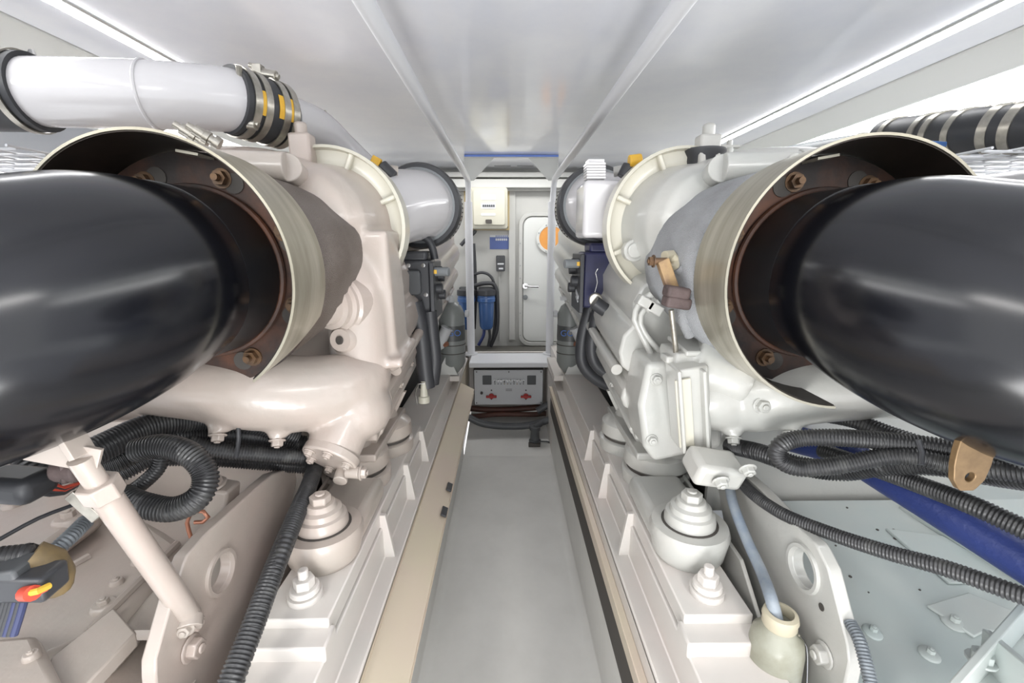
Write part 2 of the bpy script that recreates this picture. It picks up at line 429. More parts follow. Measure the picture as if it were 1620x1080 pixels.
for px, lab in ((769, 'blue water filter housing hanging right of the left post'), (738, 'blue water filter housing half hidden behind the left post')):
    c = P(px, 466, YW - .14)
    t = thing('water_filter', (c.x, c.y, c.z - .3), lab, 'filter', )
    MB().lathe(c, (0, 0, -1), [(0, .066), (.02, .066), (.025, .07), (.05, .07), (.055, .06), (.24, .052), (.262, .04), (.27, .02)], n=24).build('canister', 'bluecan', t)
    MB().lathe(c + V((0, 0, .045)), (0, 0, -1), [(0, .045), (.01, .072), (.045, .074), (.05, .068)], n=24).build('filter_cap', 'boxblack', t)
    MB().box(c + V((0, .09, .03)), (.12, .09, .04)).build('bracket', 'darkgrey', t, bevel=.003)
def pt(l, Y): return [P(a, b, Y) for a, b in l]
def hose(pts, r, name, mat, label, cat='hose', corr=0, group=None, n=12, kind=None):
    return tag(MB().tube(pts, r, n=n, corr=corr, step=.015).build(name, mat, ang=80 if not corr else 60), label, cat, group)
hose(pt([(748, 435), (762, 431), (775, 436), (782, 452), (784, 500), (778, 545)], YW - .08), .011, 'hose', 'rubber', 'thin black hose arching over the blue filter to the deck')
hose(pt([(750, 452), (768, 448), (783, 452), (787, 480), (786, 520), (776, 548)], YW - .10), .016, 'hose', 'rubber', 'thick black hose right of the blue filter')
hose(pt([(766, 516), (765, 530), (757, 546)], YW - .14), .012, 'hose', 'bluehose', 'short dark blue hose under the left filter outlet')
hose(pt([(773, 516), (775, 532), (772, 548)], YW - .14), .010, 'hose', 'rubber', 'short black hose under the right filter outlet')
hose(pt([(749, 385), (751, 420), (752, 470), (750, 520)], YW - .06), .014, 'hose', 'rubber', 'black riser hose just right of the left post')
hose(pt([(729, 388), (738, 378), (750, 368), (752, 364)], YW - .05), .014, 'cable', 'rubber', 'black cable leaving the underside of the beige cabinet', 'cable')

# shelf, switch panel, bilge stuff under it
b = MB().box((.028, 2.85, -.737), (.535, .26, .018)).box((.028, 2.725, -.745), (.535, .016, .034))
tag(b.build('shelf', 'rail', bevel=.006), 'white shelf step between the two posts over the switch panel', 'shelf')
t = thing('switch_panel', (.01, 2.80, -.98), 'white switch panel with red knobs under the shelf', 'panel')
x0, z0, x1, z1 = rect(751, 585, 859, 640, 2.79)
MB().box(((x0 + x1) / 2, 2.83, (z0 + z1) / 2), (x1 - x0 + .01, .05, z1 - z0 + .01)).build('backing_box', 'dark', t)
MB().prism(rrect(x0, z0, x1, z1, .004, 2.79), (0, .008, 0)).build('faceplate', 'paper', t, bevel=.001)
for px0, px1 in ((763.5, 777.5), (834, 848)):
    slab(px0, 594, px1, 608.5, 2.79, .006, 'gauge', 'darkgrey', t, r=.004, bevel=.001)
for k in range(10):
    px = 783 + k * 5
    c = P(px, 601, 2.787)
    sw = MB().cyl(c, c + V((0, -.010, 0)), .0065, n=10).build('toggle_switch', 'chrome', t)
    MB().cyl(c + V((0, -.01, 0)), c + V((0, -.028, .008 if k % 3 else -.008)), .0028, n=6).build('lever', 'gasket', sw)
    c = P(px, 607, 2.787); MB().cyl(c, c + V((0, -.003, 0)), .0035, n=8).build('indicator', 'darkgrey' if k not in (3, 4, 7) else 'brass', t)
for px in (777.5, 832):
    c = P(px, 626, 2.787)
    k = MB().cyl(c, c + V((0, -.012, 0)), .018, n=16).build('rotary_switch', 'red', t, bevel=.001)
    MB().box(c + V((0, -.018, 0)), (.07, .014, .015)).build('knob_handle', 'red', k, bevel=.003)
    for dy in (-9, 5): d = P(px, 626 + dy, 2.787); MB().cyl(d, d + V((0, -.003, 0)), .005, n=8).build('mark', 'gasket', t)
c = P(762, 621, 2.787); MB().cyl(c, c + V((0, -.012, 0)), .009, n=12).build('key_switch', 'gasket', t)
for px, py in ((754, 588), (856, 588), (754, 637), (856, 637), (805, 588)): d = P(px, py, 2.787); MB().cyl(d, d + V((0, -.004, 0)), .004, n=8).build('screw', 'gasket', t)
b = MB(); 
for z in (614, 616.5): 
    x0, z0, x1, z1 = rect(800, z, 810, z + 1.3, 2.789); b.box(((x0 + x1) / 2, 2.789, z0), (x1 - x0, .001, .003))
b.build('printed_mark', 'gasket', t)
struct(MB().box((.02, 3.02, -.98), (.62, .03, .5)).build('wall_back', 'bed'))
hose(pt([(735, 645), (780, 648), (830, 646), (885, 640)], 2.85), .02, 'bilge_pipe', 'redpipe', 'red brown bilge pipe right under the switch panel', 'pipe')
hose(pt([(738, 660), (790, 655), (850, 655), (890, 648)], 2.8), .017, 'bilge_pipe', 'redpipe', 'dark red brown pipe behind the bilge hose', 'pipe')
hose(pt([(741, 660), (765, 670), (800, 674), (840, 672), (880, 660)], 2.62), .022, 'bilge_hose', 'darkgrey', 'grey bilge hose sagging across the far end of the floor')
hose(pt([(850, 650), (868, 640), (890, 634), (905, 626)], 2.7), .022, 'bilge_hose', 'darkgrey', 'grey blue hose rising to the right from the bilge pump')
t = thing('bilge_pump', P(846, 700, 2.5), 'small dark bilge pump standing at the far end of the floor', 'pump')
c = P(846, 703, 2.52)
MB().lathe(c, (0, 0, 1), [(0, .035), (.03, .037), (.035, .028), (.09, .026), (.10, .033), (.12, .033)], n=18).build('pump_body', 'darkgrey', t)
MB().box(c + V((-.005, -.03, .01)), (.07, .03, .03)).build('strainer', 'gasket', t, bevel=.003)
MB().cyl(c + V((0, 0, .11)), c + V((.05, .02, .14)), .018, n=12).build('outlet', 'rubber', t)
hose([c + V((.03, 0, .02)), c + V((.09, 0, .015)), c + V((.11, 0, -.02)), c + V((.10, -.02, -.035))], .005, 'cable', 'rubber', 'thin black cable curling off the bilge pump', 'cable')

# ------------------------------------------------------------------ engine beds (one each side of the aisle)
for s, lb in ((-1, 'left'), (1, 'right')):
    t = thing('engine_bed', (s * .35, 1.4, -1.1), 'long white engine bed girder along the %s side of the floor' % lb, 'girder')
    # lower flange, upright, and the ground under it
    MB().sweep([(.262, -.76), (.305, -.757), (.305, -.675), (.44, -.675), (.44, -.665), (.300, -.665), (.300, -.745), (.262, -.745)], .3, 2.95).build('stringer', 'bed', t, side=s, bevel=.003)
    MB().sweep([(.27, -1.13), (.30, -1.13), (.30, -.76), (.27, -.76)], .3, 2.95).build('web', 'bed', t, side=s)
    MB().sweep([(.262, -.93), (.275, -.93), (.275, -.75), (.262, -.75)], .3, 2.95).build('edge_board', 'cream' if s < 0 else 'bed', t, side=s, bevel=.003)
    MB().sweep([(.305, -.662), (.425, -.662), (.425, -.622), (.305, -.622)], .64, 1.47).build('rail_plate', 'bed', t, side=s, bevel=.003)
    MB().box((.362, .625, -.655), (.13, .05, .03)).build('end_block', 'bed', t, side=s, bevel=.004)
    for y in (.95, 1.2, 1.44):
        MB().prism([(.308, y, -.632), (.308, y, -.748), (.274, y, -.748), (.292, y, -.632)], (0, .012, 0)).build('gusset', 'bed', t, side=s, bevel=.001)
    # outer bed wall so the view ends behind the mounts
    MB().sweep([(.43, -1.13), (.445, -1.13), (.445, -.70), (.43, -.70)], .3, 2.95).build('outer_web', 'dark', t, side=s)  # dark colour stands in for shade behind the mounts
    MB().sweep([(.53, -1.13), (.545, -1.13), (.545, -.44), (.53, -.44)], 1.06, 3.2).build('light_stop', 'dark', t, side=s)  # added dark plate, keeps lamp light from showing under the engine
    MB().cyl((.365, .69, -.622), (.365, .69, -.61), .030, n=24).build('washer', 'bed', t, side=s)
    MB().cyl((.365, .69, -.61), (.365, .69, -.602), .026, n=24).hexbolt((.365, .69, -.604), (0, 0, 1), .019, .022).cyl((.365, .69, -.6), (.365, .69, -.565), .009, n=12).build('hold_down_bolt', 'bed', t, side=s, bevel=.002)
    MB().box((.30, 2.45, -.69), (.10, .40, .03)).build('far_plate', 'bed', t, side=s, bevel=.003)
t = thing('locker_lid', (-.25, 1.6, -.80), 'long cream board with two dark latches along the left edge of the floor', 'board')
MB().sweep([(-.262, -.768), (-.186, -.808), (-.190, -.818), (-.266, -.776)], .3, 2.43).build('board', 'cream', t, bevel=.002)
MB().sweep([(-.190, -.812), (-.184, -.812), (-.192, -.85), (-.200, -.85)], .3, 2.38).build('lip', 'cream', t)
for px, py in ((711, 771), (703, 810)):
    c = P(px, py, Z=-.797); k = MB().box(c + V((0, 0, .002)), (.018, .045, .006), (0, .48, 0)).build('latch', 'boxblack', t, bevel=.001)
tag(MB().sweep([(.255, -.862), (.263, -.862), (.263, -.955), (.255, -.955)], .3, 2.45).build('gap_shade', 'gasket', bevel=.002), 'dark strip standing in for the shaded gap along the right edge of the floor', 'seal')  # shade of the open gap, put in as a dark strip
tag(MB().sweep([(.246, -.80), (.262, -.796), (.262, -.86), (.254, -.862)], .3, 2.45).build('edge_lip', 'cream', bevel=.002), 'cream lip board above the dark gap strip on the right', 'board')

# ------------------------------------------------------------------ rubber engine mounts
for s, lb, mat in ((-1, 'left', 'eng_l'), (1, 'right', 'eng_r')):
    g = 'engine mounts of the %s engine' % lb
    # nearest: round cup with domed stack
    c = V((.372, .80, -.622))
    t = thing('engine_mount', (s * c.x, c.y, c.z), 'nearest %s rubber mount, a round cup with stepped dome and hex nut' % lb, 'mount', g)
    MB().lathe(c, (0, 0, 1), [(0, .062), (.012, .070), (.058, .078), (.070, .074), (.072, .058)], n=40).build('mount_cup', mat, t, side=s)
    MB().lathe(c + V((0, 0, .072)), (0, 0, 1), [(-.01, .050), (.010, .050), (.022, .047), (.025, .041), (.036, .039), (.040, .031), (.047, .028)], n=36).build('rubber_dome', mat, t, side=s)
    MB().cyl(c + V((0, 0, .069)), c + V((0, 0, .0735)), .055, n=36).build('seal_ring', 'gasket', t, side=s)
    MB().hexbolt(c + V((0, 0, .117)), (0, 0, 1), .021, .020).build('top_nut', mat, t, side=s, bevel=.002)
    MB().box(c + V((.0, .12, .03)), (.13, .20, .058)).build('bridge', mat, t, side=s, bevel=.02, seg=4)
    for k, (x, y, lab) in enumerate(((.405, 1.10, 'second'), (.385, 1.30, 'third'))):
        c = V((x, y, -.622))
        t = thing('engine_mount', (s * x, y, c.z), 'stacked-disc rubber mount, %s from the near end under the %s engine' % (lab, lb), 'mount', g)
        MB().lathe(c, (0, 0, 1), [(0, .088), (.032, .090), (.036, .084)], n=40).build('base_disc', mat, t, side=s)
        MB().cyl(c + V((0, 0, .034)), c + V((0, 0, .045)), .078, n=40).build('rubber_layer', 'gasket', t, side=s)
        MB().lathe(c + V((0, 0, .045)), (0, 0, 1), [(0, .080), (.006, .086), (.040, .084), (.055, .065), (.060, .045), (.08, .04)], n=40).build('top_disc', mat, t, side=s)
        MB().hexbolt(c + V((0, 0, .12)), (0, 0, 1), .018, .02).build('top_nut', mat, t, side=s, bevel=.002)

# ------------------------------------------------------------------ the two engines
TILT = .20
def engine(s, lb, mat):
    t = thing('marine_engine', (s * .7, 1.8, -.6), 'white painted marine diesel engine on the %s of the aisle' % lb, 'engine')
    B = lambda mb, name, m=mat, par=t, **k: mb.build(name, m, par, side=s, **k)
    # crankcase running away down the aisle, higher at its far end
    zz = -.10
    B(MB().sweep([(.36, -.07), (.315, -.09), (.295, -.13), (.298, -.185), (.276, -.21), (.268, -.25), (.276, -.285), (.302, -.305), (.302, -.325), (.284, -.34), (.279, -.365), (.288, -.388), (.316, -.40), (.318, -.43), (.302, -.445), (.312, -.462), (.45, -.475), (1.1, -.50), (1.1, -.05), (.40, -.05)], 1.02, 2.6, TILT), 'crankcase', bevel=.007, seg=3)
    B(MB().sweep([(.44, -.47), (.47, -.62), (1.0, -.62), (1.1, -.50)], 1.1, 2.6, .10), 'oil_pan', 'dark', bevel=.01)  # coloured dark to give the shade below the block
    B(MB().tube([(.272, 1.05, -.30), (.270, 1.25, -.275), (.269, 1.42, -.25)], .014, n=14), 'oil_pipe')
    for k in range(9):
        y = 1.22 + .16 * k; z = -.415 + TILT * (y - 1.02) / 1.58
        B(MB().hexbolt((.312, y, z), (-1, 0, 0), .011), 'bolt', bevel=.001)
    # far upper end: cylinder heads seen above the rail
    for k in range(4):
        y = 1.62 + .25 * k
        B(MB().box((.44, y, .03 + .02 * k), (.25, .22, .17), (0, .35, 0)), 'valve_cover', bevel=.02, seg=3)
        B(MB().hexbolt((.325, y - .06, .05 + .02 * k), (-.9, 0, .2), .013).hexbolt((.325, y + .06, .05 + .02 * k), (-.9, 0, .2), .013), 'bolt')
    # bulk of the top of the engine outboard
    B(MB().box((.75, 1.75, .09), (.55, 1.2, .24)), 'cylinder_head', bevel=.03, seg=3)
    # turbocharger: dished flange with a raised cream rim and ribs
    c = V((.425, 1.12, .045))
    B(MB().lathe(c, (0, -1, 0), [(-.10, .13), (-.05, .165), (-.03, .183), (.022, .183), (.026, .176), (.010, .173), (.006, .150), (.012, .13), (.02, .10)], n=64), 'turbo_flange', 'creamflange')
    for k in range(8):
        a = math.radians(22 + 45 * k); d = V((math.cos(a), 0, math.sin(a)))
        p = c + d * .153 + V((0, -.010, 0))
        B(MB().box(p, (.046, .028, .012), (0, -a, 0)), 'rib', 'creamflange', bevel=.004)
    q = c + V((math.cos(math.radians(205)), 0, math.sin(math.radians(205)))) * .135 + V((0, -.03, 0))
    B(MB().cyl(q, q + V((0, -.03, 0)), .026).cyl(q + V((0, -.03, 0)), q + V((0, -.038, 0)), .018), 'boss', mat, bevel=.003)
    # volute and castings in front, fused into one skin
    b = MB()
    b.lathe(c, (.12, -1, 0), [(-.03, .15), (0, .142), (.05, .138), (.10, .13), (.14, .11), (.16, .08)], n=40)
    b.tube([c + V((.04, -.06, .06)), c + V((.14, -.05, .085)), c + V((.30, -.03, .09)), c + V((.50, .03, .08))], .085, n=24)
    if s < 0:
        b.tube([c + V((-.02, -.06, -.05)), V((.345, 1.02, -.10)), V((.335, 1.0, -.28))], .070, n=20)
        b.box((.332, 1.06, -.13), (.15, .13, .32), (0, .03, 0)).box((.335, 1.05, -.262), (.20, .17, .022), (.1, .1, 0))
    else:
        b.tube([c + V((.03, -.05, -.06)), V((.47, 1.08, -.12)), V((.48, 1.05, -.24))], .060, n=20)
    B(b, 'turbo_housing', fuse=.0065)
    b = MB()
    if s > 0: b.box((.395, .98, -.335), (.17, .13, .17), (.05, 0, 0)).box((.44, .94, -.255), (.15, .14, .02)).tube([(.40, .95, -.31), (.50, .88, -.31), (.56, .84, -.285), (.80, .78, -.25)], .07, n=24, rads=[.06, .075, .065, .05])
    else: b.tube([(.335, 1.04, -.24), (.335, .97, -.30), (.42, .90, -.305), (.56, .84, -.275), (.78, .78, -.235)], .07, n=24, rads=[.05, .078, .080, .062, .048])
    if s < 0: b.ball((.335, .95, -.36), (.075, .08, .07))
    b.ball((.45, .885, -.31), (.10, .07, .075))
    if s < 0: b.cyl((.345, .93, -.36), (.372, .875, -.43), .056)
    b.box((.355, 1.03, -.37), (.09, .12, .16), (.2, 0, 0))
    for x, y, z in ((.47, .86, -.385), (.56, .82, -.355)): b.cyl((x, y, z + .05), (x - .005, y - .02, z), .017)
    B(b, 'front_casting', fuse=.0065)
    for x, y, z in ((.465, .84, -.385), (.555, .80, -.355)): B(MB().hexbolt((x, y, z), (-.1, -.5, -.8), .012), 'bolt', bevel=.002)
    # round cover with bolts at the bottom of the nose
    o = V((.372, .872, -.437)); ax = V((.25, -.75, -.62)).normalized(); u = ax.orthogonal().normalized(); w = ax.cross(u)
    if s < 0: B(MB().cyl(o - ax * .01, o + ax * .012, .060, n=32), 'round_cover', bevel=.004)
    for k in range(6 if s < 0 else 0):
        a = k * math.pi / 3; B(MB().hexbolt(o + ax * .012 + (u * math.cos(a) + w * math.sin(a)) * .046, ax, .009), 'bolt', bevel=.001)
    # mount feet of the engine
    for y in (1.10, 1.30):
        B(MB().prism([(.31, y, -.44), (.46, y, -.44), (.44, y, -.54), (.36, y, -.54)], (0, .02, 0)), 'foot_web', bevel=.003)
    B(MB().box((.40, 1.2, -.525), (.14, .34, .02)), 'foot_plate', bevel=.004)
    # water pipe stub with big hex cap over the collar
    o = V((.43, .925, .150))
    B(MB().cyl(o, o + V((.14, -.02, .0)), .028, n=28).cyl(o + V((.135, -.02, 0)), o + V((.148, -.022, 0)), .031).hexbolt(o + V((.115, -.040, 0)), (.3, -.9, 0), .015).cyl(o + V((.0, .0, 0)), o + V((.02, .12, -.02)), .028), 'water_stub', bevel=.002)
    B(MB().tube([(.30, 1.30, .20), (.45, 1.25, .215), (.62, 1.2, .22), (.9, 1.15, .21)], .014, n=12), 'pipe', mat)
    # upright stay and bracket at the top
    B(MB().box((.47, 1.1, .215), (.05, .04, .07)).cyl((.47, 1.1, .24), (.47, 1.1, .275), .014), 'lifting_eye', bevel=.006)
    return t, B
EL, BL = engine(-1, 'left', 'eng_l')
ER, BR = engine(1, 'right', 'eng_r')

# left engine only: ringed plug boss, little boss, plate
o = P(528, 492, .93); o.x = -o.x; ax = V((-.25, -.95, -.15)).normalized()
o = V((.365, .955, -.125)); ax = V((.35, -.93, 0)).normalized()
BL(MB().lathe(o, ax, [(-.05, .066), (-.005, .064), (0, .058), (.008, .058), (.012, .050), (.026, .050), (.030, .040), (.045, .038), (.048, .028), (.056, .026)], n=36), 'ringed_boss')
BL(MB().lathe(o, ax, [(.050, .013), (.057, .013)], n=20), 'threaded_hole', 'gasket')
o2 = V((.355, .945, -.20)); 
BL(MB().lathe(o2, (.2, -.97, .1), [(-.04, .036), (.0, .032), (.008, .026), (.012, .024)], n=28), 'small_boss')
BL(MB().cyl(o2 + V((.002, -.012, .001)), o2 + V((.004, -.016, .0015)), .009), 'threaded_hole', 'gasket')
BL(MB().box((.375, .975, -.06), (.055, .05, .05), (.2, .3, .3)), 'lug', bevel=.004)
BL(MB().cyl((.355, .93, -.455), (.355, .86, -.49), .015).cyl((.34, .865, -.47), (.31, .86, -.47), .013).hexbolt((.31, .86, -.47), (-1, 0, 0), .012), 'drain_cock', bevel=.002)
# right engine only: ribbed column and side pump
BR(MB().sweep([(.287, -.34), (.30, -.245), (.47, -.235), (.48, -.44), (.33, -.475), (.305, -.44)], .905, 1.03, .005), 'front_case', bevel=.012, seg=3)
for z_ in (-.28, -.42): BR(MB().hexbolt((.32, .905, z_), (0, -1, 0), .010), 'bolt', bevel=.001)
b = MB().box((.375, .86, -.32), (.062, .07, .19), (.10, -.18, 0)); BR(b, 'column', bevel=.005)
BR(MB().box((.352, .821, -.325), (.030, .006, .15), (.10, -.18, 0)), 'recess_plate', 'creamflange', bevel=.001)
for dx in (-.024, .024): BR(MB().box((.366 + dx, .817, -.32), (.007, .02, .18), (.10, -.18, 0)), 'rib', bevel=.002)
BR(MB().box((.405, .79, -.425), (.10, .07, .05), (.3, .2, .1)), 'pump_foot', bevel=.012, seg=3)
BR(MB().hexbolt((.40, .75, -.43), (0, -.8, -.5), .012).hexbolt((.448, .75, -.405), (0, -.8, -.5), .012), 'bolt', bevel=.002)
b = MB().cyl((.39, .90, -.24), (.49, .87, -.27), .07).box((.42, .90, -.225), (.17, .10, .03)).cyl((.49, .87, -.27), (.505, .865, -.275), .055); BR(b, 'raw_water_pump', fuse=.006)
BR(MB().box((.43, .90, -.205), (.15, .11, .012), (.1, .0, 0)), 'pump_cover', bevel=.004)
BR(MB().hexbolt((.49, .80, -.30), (0, -.8, 0), .013), 'bolt', bevel=.002)
for pl in ([(1012, 478), (1003, 500), (1010, 520), (1030, 560), (1042, 590), (1036, 620), (1050, 640), (1070, 655)], [(1022, 486), (1012, 505), (1022, 530), (1050, 562), (1062, 575)]):
    b = MB().tube([P(a, bb, .98) for a, bb in pl], .007, n=10); b.build('fuel_line', 'eng_r', ER)
for (a, bb) in (((1010, 480), (1030, 466)), ((1022, 490), (1042, 478))):
    MB().cyl(P(*a, .95), P(*bb, .95), .008).build('fuel_line', 'eng_r', ER)
MB().box(P(1020, 478, .95), (.035, .03, .022), (0, .5, 0)).build('line_clamp', 'eng_r', ER, bevel=.003)
MB().box(P(1034, 487, .95), (.035, .03, .022), (0, .5, 0)).build('line_clamp', 'eng_r', ER, bevel=.003)
# ------------------------------------------------------------------ exhaust: shield ring, rusty flange, black elbow, cloth wrap
def exhaust(s, lb):
    B = lambda mb, name, m, par, **k: mb.build(name, m, par, side=s, **k)
    cz = -.052 if s > 0 else -.048
    C = V((.555 if s > 0 else .540, 0, cz))
    t = thing('exhaust_elbow', (s * C.x, .6, cz - .15), 'large glossy black exhaust elbow in the %s foreground' % lb, 'exhaust')
    b = MB().tube([C + V((0, .70, 0)), C + V((.0, .62, -.008)), C + V((.03, .53, -.032)), C + V((.12, .455, -.055)), C + V((.30, .41, -.072)), C + V((.75, .39, -.085))], .15, n=56, step=.012, rads=[.142, .153, .157, .157, .157, .157, .155, .155, .155])
    B(b, 'elbow_pipe', 'black', t, ang=70)
    B(MB().cyl(C + V((0, .81, 0)), C + V((0, .69, 0)), .143, n=56), 'neck', 'neckblack', t)
    B(MB().torus(C + V((0, .792, 0)), (0, 1, 0), .145, .006, 56, 8), 'weld_bead', 'rust', t)
    fl = B(MB().lathe(C + V((0, .80, 0)), (0, 1, 0), [(0, .140), (0, .2035), (.010, .2035), (.010, .140)], n=64, closed=True), 'flange', 'rust', t, bevel=.001)
    for k in range(8):
        a = math.radians(20 + 45 * k); p = C + V((math.cos(a), 0, math.sin(a))) * .169 + V((0, .80, 0))
        a2 = a + .12; p2 = C + V((math.cos(a2), 0, math.sin(a2))) * .169 + V((0, .7995, 0))
        B(MB().cyl(p2 + V((0, .002, 0)), p2 + V((0, -.0015, 0)), .017, n=16), 'slot', 'gasket', fl)
        B(MB().hexbolt(p, (0, -1, 0), .0125, .014).cyl(p, p + V((0, -.024, 0)), .006, n=10), 'bolt', 'rustbolt', fl)
    # tab with an eye under the pipe
    o = P(1540, 735, .47)
    if s > 0: B(MB().holed(o + V((0, 0, -.016)), (0, 1, 0), [o + V((x * .62, 0, z * .68)) for x, z in ((-.036, .05), (.036, .05), (.036, 0), (.03, -.03), (.014, -.05), (-.014, -.05), (-.03, -.03), (-.036, 0))], .006, (0, .008, 0)), 'eye_tab', 'brass', t, bevel=.001)
    # shield ring
    w = thing('heat_shield', (s * C.x, .76, cz - .2), 'brushed steel shield ring around the rusty flange of the %s exhaust' % lb, 'shield')
    a0, a1 = (-92, 218) if s > 0 else (0, 0)
    # angles measured in mirrored coordinates; gap at the outer lower side
    A0, A1 = (-8, 268) if s > 0 else (-8, 232)
    n = 72; rings = []; mb = MB()
    for k in range(n + 1):
        a = math.radians(A0 + (A1 - A0) * k / n); d = V((math.cos(a), 0, math.sin(a)))
        r0, r1, y0, y1 = .210, .207, .69, .815
        if s < 0 and k > n - 9: y1 = .815 - .012 * (k - n + 9)
        q = [C + d * r0 + V((0, y0, 0)), C + d * r1 + V((0, y1, 0)), C + d * (r1 + .004) + V((0, y1, 0)), C + d * (r0 + .004) + V((0, y0, 0))]
        rings.append([mb.bm.verts.new(p) for p in q])
    mb.skin(rings); B(mb, 'ring', 'steel', w)
    mb = MB(); rings = []
    for k in range(n + 1):
        a = math.radians(A0 + .5 + (A1 - A0 - 1) * k / n); d = V((math.cos(a), 0, math.sin(a)))
        y1 = .812 - (.012 * max(0, k - n + 9) if s < 0 else 0)
        rings.append([mb.bm.verts.new(C + d * r + V((0, y, 0))) for r, y in ((.2095, .692), (.2065, y1), (.2050, y1), (.208, .692))])
    mb.skin(rings); B(mb, 'inner_face', 'dark_reflect', w)
    for a in (100, 190):
        a = math.radians(a); d = V((math.cos(a), 0, math.sin(a)))
        B(MB().box(C + d * .195 + V((0, .775, 0)), (.035, .04, .004), (0, -a + math.pi / 2, 0)), 'holder', 'steel', w)
    # cloth wrap
    mb = MB(); rings = []
    rnd = random.Random(3 + s)
    prof = [(.812, .200, (.555, cz)), (.86, .196, (.53, cz + .000)), (.92, .180, (.50, cz + .008)), (.98, .160, (.475, cz + .015)), (1.03, .146, (.462, cz + .018)), (1.045, .128, (.455, cz + .02))]
    N = 72; ph = [rnd.uniform(0, 6) for _ in range(4)]
    for i, (y, r, (cx, z)) in enumerate(prof):
        rg = []
        for k in range(N):
            a = 2 * math.pi * k / N
            w_ = (math.sin(3 * a + ph[0]) * .5 + math.sin(7 * a + ph[1] + i * .5) * .3 + math.sin(13 * a + ph[2] - i) * .2) * .007 * min(1, i * .6)
            rg.append(mb.bm.verts.new((cx + math.cos(a) * (r + w_), y, z + math.sin(a) * (r * .98 + w_))))
        rings.append(rg)
    mb.skin(rings)
    o = B(mb, 'heat_blanket', 'blanket' if s < 0 else 'blanket_r', None, ang=80)
    tag(o, ('brown-grey woven heat wrap behind the left steel shield' if s < 0 else 'pale grey woven heat wrap behind the right steel shield'), 'wrap')
    return t
exhaust(-1, 'left'); exhaust(1, 'right')
c = P(562, 405, .985)
tag(MB().box(c, (.012, .012, .034), (.1, 0, .3)).build('fastener', 'cream', bevel=.002), 'small pale fastener on the edge of the brown heat wrap', 'fastener')

# ------------------------------------------------------------------ charge air ducts
def duct(s, cx, cz, y0, y1, r, lb, mat='pipew'):
    t = thing('air_duct', (s * cx, y1, cz - r), 'white air duct with black rubber sleeve behind the %s turbocharger' % lb, 'duct')
    B = lambda mb, name, m, **k: mb.build(name, m, t, side=s, **k)
    B(MB().tube([(cx + .10, y0, cz - .06), (cx + .05, (y0 + y1) / 2, cz - .02), (cx, y1 - .03, cz), (cx, y1, cz)], r * .9, n=48, rads=[.8 * r, .86 * r, .88 * r]), 'duct_pipe', mat)
    sl = B(MB().lathe((cx, y1 - .02, cz), (0, 1, 0), [(0, r * .87), (0, r * 1.05), (.02, r * 1.10), (.05, r * 1.10), (.07, r * 1.06), (.16, r * 1.04), (.16, r * .9)], n=48), 'rubber_sleeve', 'rubber')
    B(MB().lathe((cx, y1 + .055, cz), (0, 1, 0), [(0, r * 1.05), (0, r * 1.075), (.022, r * 1.075), (.022, r * 1.05)], n=48, closed=True), 'hose_clamp', 'clampsteel')
    B(MB().lathe((cx, y1 - .016, cz), (0, 1, 0), [(-.008, r * .87), (-.008, r * .95), (.004, r * .95), (.004, r * .87)], n=48, closed=True), 'retaining_ring', 'greypl')
    for k in range(14):
        a = math.radians(-30 + 6 * k + 180); p = V((cx + math.cos(a) * r * 1.08, y1 + .066, cz + math.sin(a) * r * 1.08))
        B(MB().box(p, (.004, .014, .004), (0, -a, 0)), 'clamp_slot', 'gasket')
duct(-1, .285, .125, 1.2, 1.52, .125, 'left')
duct(1, .295, .125, 1.38, 1.50, .118, 'right')
t = thing('air_inlet_box', P(960, 375, 1.4), 'white box shaped air inlet with a ribbed top left of the right turbocharger', 'box')
a = P(922, 376, 1.20); b_ = P(1000, 284, 1.20)
MB().box(((a.x + b_.x) / 2 + .02, 1.27, (a.z + b_.z) / 2), (b_.x - a.x + .04, .14, b_.z - a.z)).build('box_body', 'pipew', t, bevel=.012, seg=3)
for k in range(6):
    q = P(944, 258 + 4.4 * k, 1.21); MB().box(q + V((0, .03, 0)), (.05, .05, .006)).build('rib', 'pipew', t, bevel=.001)
q = P(944, 270, 1.22); MB().box(q + V((0, .03, 0)), (.042, .042, .06)).build('neck', 'pipew', t)
t = thing('thermostat_plug', P(1001, 262, 1.22), 'small yellow capped sensor on top of the right engine', 'sensor')
q = P(999, 262, 1.22); MB().cyl(q + V((-.02, 0, -.03)), q + V((-.005, 0, 0)), .018).build('sensor_body', 'boxblack', t, bevel=.002)
MB().cyl(q + V((-.01, -.01, .008)), q + V((.022, -.01, .012)), .016).build('yellow_cap', 'yellow', t, bevel=.003)
t = thing('thermostat_plug', P(602, 262, 1.28), 'small yellow tagged sensor behind the left engine top', 'sensor')
q = P(603, 262, 1.28); MB().cyl(q, q + V((.03, 0, -.03)), .018).build('sensor_body', 'boxblack', t, bevel=.002)
MB().box(q + V((-.012, -.01, .006)), (.025, .015, .03), (0, .5, 0)).build('yellow_cap', 'yellow', t, bevel=.002)
q = P(1113, 243, 1.12); t = thing('filler_neck', q, 'black ringed open filler neck on top of the right engine', 'filler')
MB().lathe(q + V((0, 0, -.05)), (0, 0, 1), [(0, .04), (.04, .042), (.052, .050), (.058, .050), (.058, .042), (.0, .036)], n=32, closed=True).build('collar', 'boxblack', t)
MB().cyl(q + V((0, 0, -.05)), q + V((0, 0, .0)), .036).build('strainer', 'clampsteel', t)
q = P(1153, 240, 1.2); t = thing('bleed_valve', q, 'little white bleed valve beside the black filler neck', 'valve')
MB().cyl(q + V((0, 0, -.05)), q + V((0, 0, .01)), .010).box(q + V((0, 0, .012)), (.05, .014, .008)).cyl(q + V((0, 0, .012)), q + V((0, 0, .028)), .007).build('valve_body', 'eng_r', t, bevel=.002)

